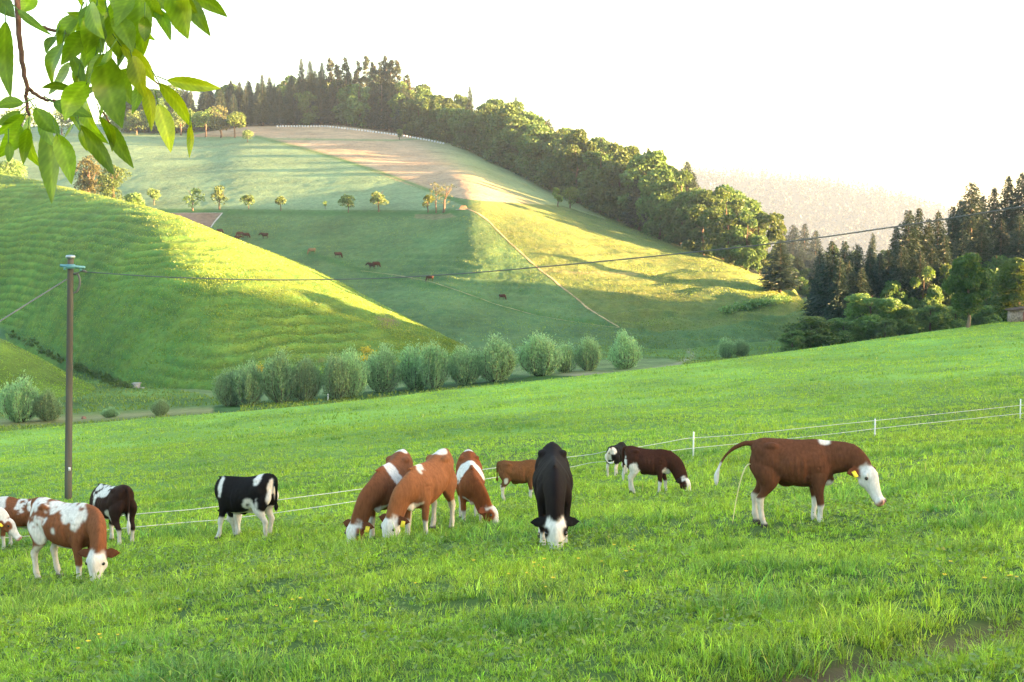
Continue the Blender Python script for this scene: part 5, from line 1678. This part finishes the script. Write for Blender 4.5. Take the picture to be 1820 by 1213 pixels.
for i, (px, py) in enumerate(fl):
    g = ground(px, py + 5, 'meadow')
    tag(link('buttercup', FM, None, g, i * 1.3, 0.62 + .14 * (i % 3)), 'yellow buttercup flowering among the pasture grass', 'flower', 'buttercups in the pasture')

# ---- leafy branch hanging into the picture
LEAFM = leaf_mat('fruit_tree_leaf', (.15, .34, .018), .62, hue=(1.8, 1.35, .12), rough=.35, spec=.5)
TWIG = simple('twig_bark', (.13, .07, .05), .8, .25, .3, 60, .3)
br = empty('leafy_branch', pt(60, -30, 2.0))
tag(br, 'leafy fruit tree branch hanging into the upper corner against the bright sky', 'branch')
BO = np.array(br.location)
SS = (-1, -.75, -.5, -.25, 0, .25, .5, .75, 1)
LV = [(10, 38, 20, 176, 32), (32, 18, 92, 62, 15), (98, 65, 81, 95, 19), (112, 78, 96, 155, 33), (163, 78, 132, 133, 40), (160, 28, 118, 22, 13), (190, 20, 133, 60, 42), (193, 28, 213, 106, 38), (183, 95, 217, 229, 54), (178, 115, 177, 216, 15),
      (247, -5, 254, 99, 50), (214, 80, 276, 147, 26), (240, 98, 240, 146, 22), (298, -14, 332, 70, 50), (328, -6, 375, 66, 30), (343, -4, 405, 31, 24), (273, 12, 304, 74, 22), (268, -14, 300, 20, 36), (297, 143, 394, 158, 24), (283, 148, 341, 230, 26),
      (338, 222, 338, 282, 16), (281, 185, 304, 272, 29), (257, 152, 271, 234, 26), (246, 148, 234, 203, 18), (95, 182, 166, 210, 30), (62, 192, 106, 240, 29), (54, 205, 81, 303, 33), (82, 225, 96, 364, 44), (101, 238, 127, 329, 33), (50, 228, 41, 294, 20),
      (37, 222, -5, 282, 27), (43, 204, -8, 242, 18), (36, 198, -6, 224, 18), (42, 183, -10, 194, 24), (141, 222, 203, 312, 28), (129, 195, 193, 256, 29), (194, 220, 238, 300, 27), (143, 230, 155, 270, 13), (132, 220, 114, 249, 9), (158, 240, 162, 274, 13),
      (179, 208, 198, 272, 21), (170, 160, 137, 165, 16), (130, 158, 71, 158, 13), (165, -12, 190, 26, 30), (216, -16, 204, 28, 30), (-12, -8, 28, 34, 32), (150, -22, 146, 14, 17), (222, 12, 222, 72, 25), (15, 252, 14, 289, 16), (205, 30, 236, 92, 34), (225, 60, 250, 130, 30), (170, 40, 178, 96, 30), (200, -10, 228, 60, 40), (232, -14, 205, 50, 34), (150, 30, 172, 84, 26), (196, 88, 170, 118, 22), (205, 120, 238, 190, 30), (150, 175, 178, 240, 28), (118, 190, 150, 232, 24), (70, 205, 98, 262, 26), (262, -8, 290, 40, 34), (310, -12, 352, 24, 30), (60, -14, 36, 24, 26), (-14, 60, 12, 130, 30), (160, 5, 186, 70, 34), (186, 140, 196, 200, 22)]
rg = np.random.default_rng(44)
for k in range(34):
    bx, by = rg.uniform(118, 300), rg.uniform(-20, 150)
    if by > 210 - .55 * bx + 45 or (bx > 262 and by < 110): continue
    ln = rg.uniform(40, 84); an = rg.normal(1.62, .38)
    LV.append((bx, by, bx + ln * math.cos(an), by + ln * math.sin(an), ln * rg.uniform(.34, .46)))
gl = Geo()
for i, (bx, by, tx, ty, w) in enumerate(LV):
    d = 2.0 + rg.uniform(-.12, .14)
    a, b = np.array(pt(bx, by, d)), np.array(pt(tx, ty, d + rg.uniform(-.03, .03)))
    L_ = np.linalg.norm(b - a); ax = (b - a) / L_
    wd_ = w * 1.02 / FPX * d
    view = np.array([0, -1.0, 0.15]); sd_ = unit(np.cross(ax, view)); nr_ = np.cross(sd_, ax)
    tw = rg.uniform(-.75, .75)
    sd_, nr_ = sd_ * math.cos(tw) + nr_ * math.sin(tw), nr_ * math.cos(tw) - sd_ * math.sin(tw)
    wd_ /= max(.8, math.cos(tw))
    nu = 31
    t = np.linspace(0, 1, nu)
    prof = np.sin(np.pi * np.clip(t, 0, 1) ** .82) ** .85 * (1 - .25 * t) * 1.08
    prof[0] = .02; prof[-1] = .005
    prof = prof * (1 + .03 * np.sin(t * 60 + i))
    bend = rg.uniform(-.20, .16) * L_ * np.sin(t * np.pi) + rg.uniform(-.05, .05) * L_ * t ** 2
    swing = rg.uniform(-.07, .07) * L_ * np.sin(t * np.pi)
    mid_ = a + np.outer(t, b - a) + np.outer(bend, nr_) + np.outer(swing, sd_)
    cols = []
    for s in SS:
        lift = (.20 * abs(s) ** 1.4 + .05 * np.sin(t * 9 + i + s)) * wd_ * .5 * prof
        cols.append(mid_ + np.outer(prof * wd_ * .5 * s, sd_) + np.outer(lift, nr_))
    P = np.stack(cols, 1)
    F = grid_faces(nu, len(SS))
    hue = rg.uniform(.70, 1.25)
    young = (tx > 255 and ty > 100) or i in (18, 19, 20, 21)
    colr = np.array([1.5, 1.15, .9]) * hue if young else np.array([.85, .9, 1.1]) * hue
    cc = np.tile(colr, (nu * len(SS), 1)) * rg.uniform(.85, 1.15)
    vein = np.cos(2 * np.pi * (t[:, None] * 8.5 - np.abs(np.array(SS))[None] * 1.6)).ravel()
    cc = cc * (1 + .20 * np.clip(vein, -.3, 1))[:, None] * (1 + .22 * vnoise(P[..., 0].ravel() * 90, P[..., 2].ravel() * 90, 0, i))[:, None]
    cc[4::9] *= np.array([1.45, 1.3, 1.6])
    gl.add(P.reshape(-1, 3) - BO, F, 0, cc)
    gl.tube([a - ax * .018 - np.array([0, 0, -.004]) - BO, a - BO, a + ax * .004 - BO], [.0010, .0010, .0006], 5, 1)
link('leaves', gl.mesh('leaves', [LEAFM, STEM], True), br)
tw_ = Geo()
for ln, r0, r1 in (([(-60, -400), (-10, -200), (22, -60), (31, 18), (36, 80), (42, 125), (48, 156), (46, 172), (49, 195), (52, 206)], .0062, .0020), ([(48, 156), (62, 166), (76, 175), (96, 180), (126, 188)], .0035, .0018), ([(31, 18), (60, 40), (92, 53), (118, 60), (138, 72), (165, 88), (178, 118)], .003, .0022),
                   ([(-10, -200), (120, -120), (180, -40), (200, 10), (190, 60), (165, 88)], .0032, .0016), ([(180, -40), (235, -30), (250, 30), (245, 100), (262, 130), (282, 150), (300, 160)], .0024, .0012), ([(180, -40), (280, -60), (330, -20)], .0026, .0014), ([(96, 180), (110, 192), (130, 196), (150, 222), (165, 240)], .0022, .0012), ([(165, 88), (172, 130), (180, 190), (195, 220)], .002, .0012)):
    A = smooth_path(np.array([pt(x, y, 2.02) for x, y in ln]) - BO, len(ln) * 5)
    A = A + np.random.default_rng(len(ln)).normal(0, .0008, A.shape)
    tw_.tube(A, np.linspace(r0, r1, len(A)), 7)
link('twigs', tw_.mesh('twigs', TWIG, True), br)
# ================================================================ AIR
def haze_box():
    g = Geo()
    x0, x1, y0, y1, z0, z1 = -760, 1900, -70, 3500, -118, 150
    g.box(((x0 + x1) / 2, (y0 + y1) / 2, (z0 + z1) / 2), (x1 - x0, y1 - y0, z1 - z0))
    m, nt, out = nodes('evening_haze')
    v = N(nt, 'ShaderNodeVolumePrincipled')
    v.inputs['Color'].default_value = (.52, .72, 1.0, 1)
    v.inputs['Density'].default_value = HAZE
    v.inputs['Anisotropy'].default_value = .15
    nt.links.new(v.outputs[0], out.inputs['Volume'])
    o = link('haze', g.mesh('haze', m))
    tag(o, 'thin golden evening haze filling the valley air', 'haze', None, 'stuff')
HAZE = 0.00010
haze_box()
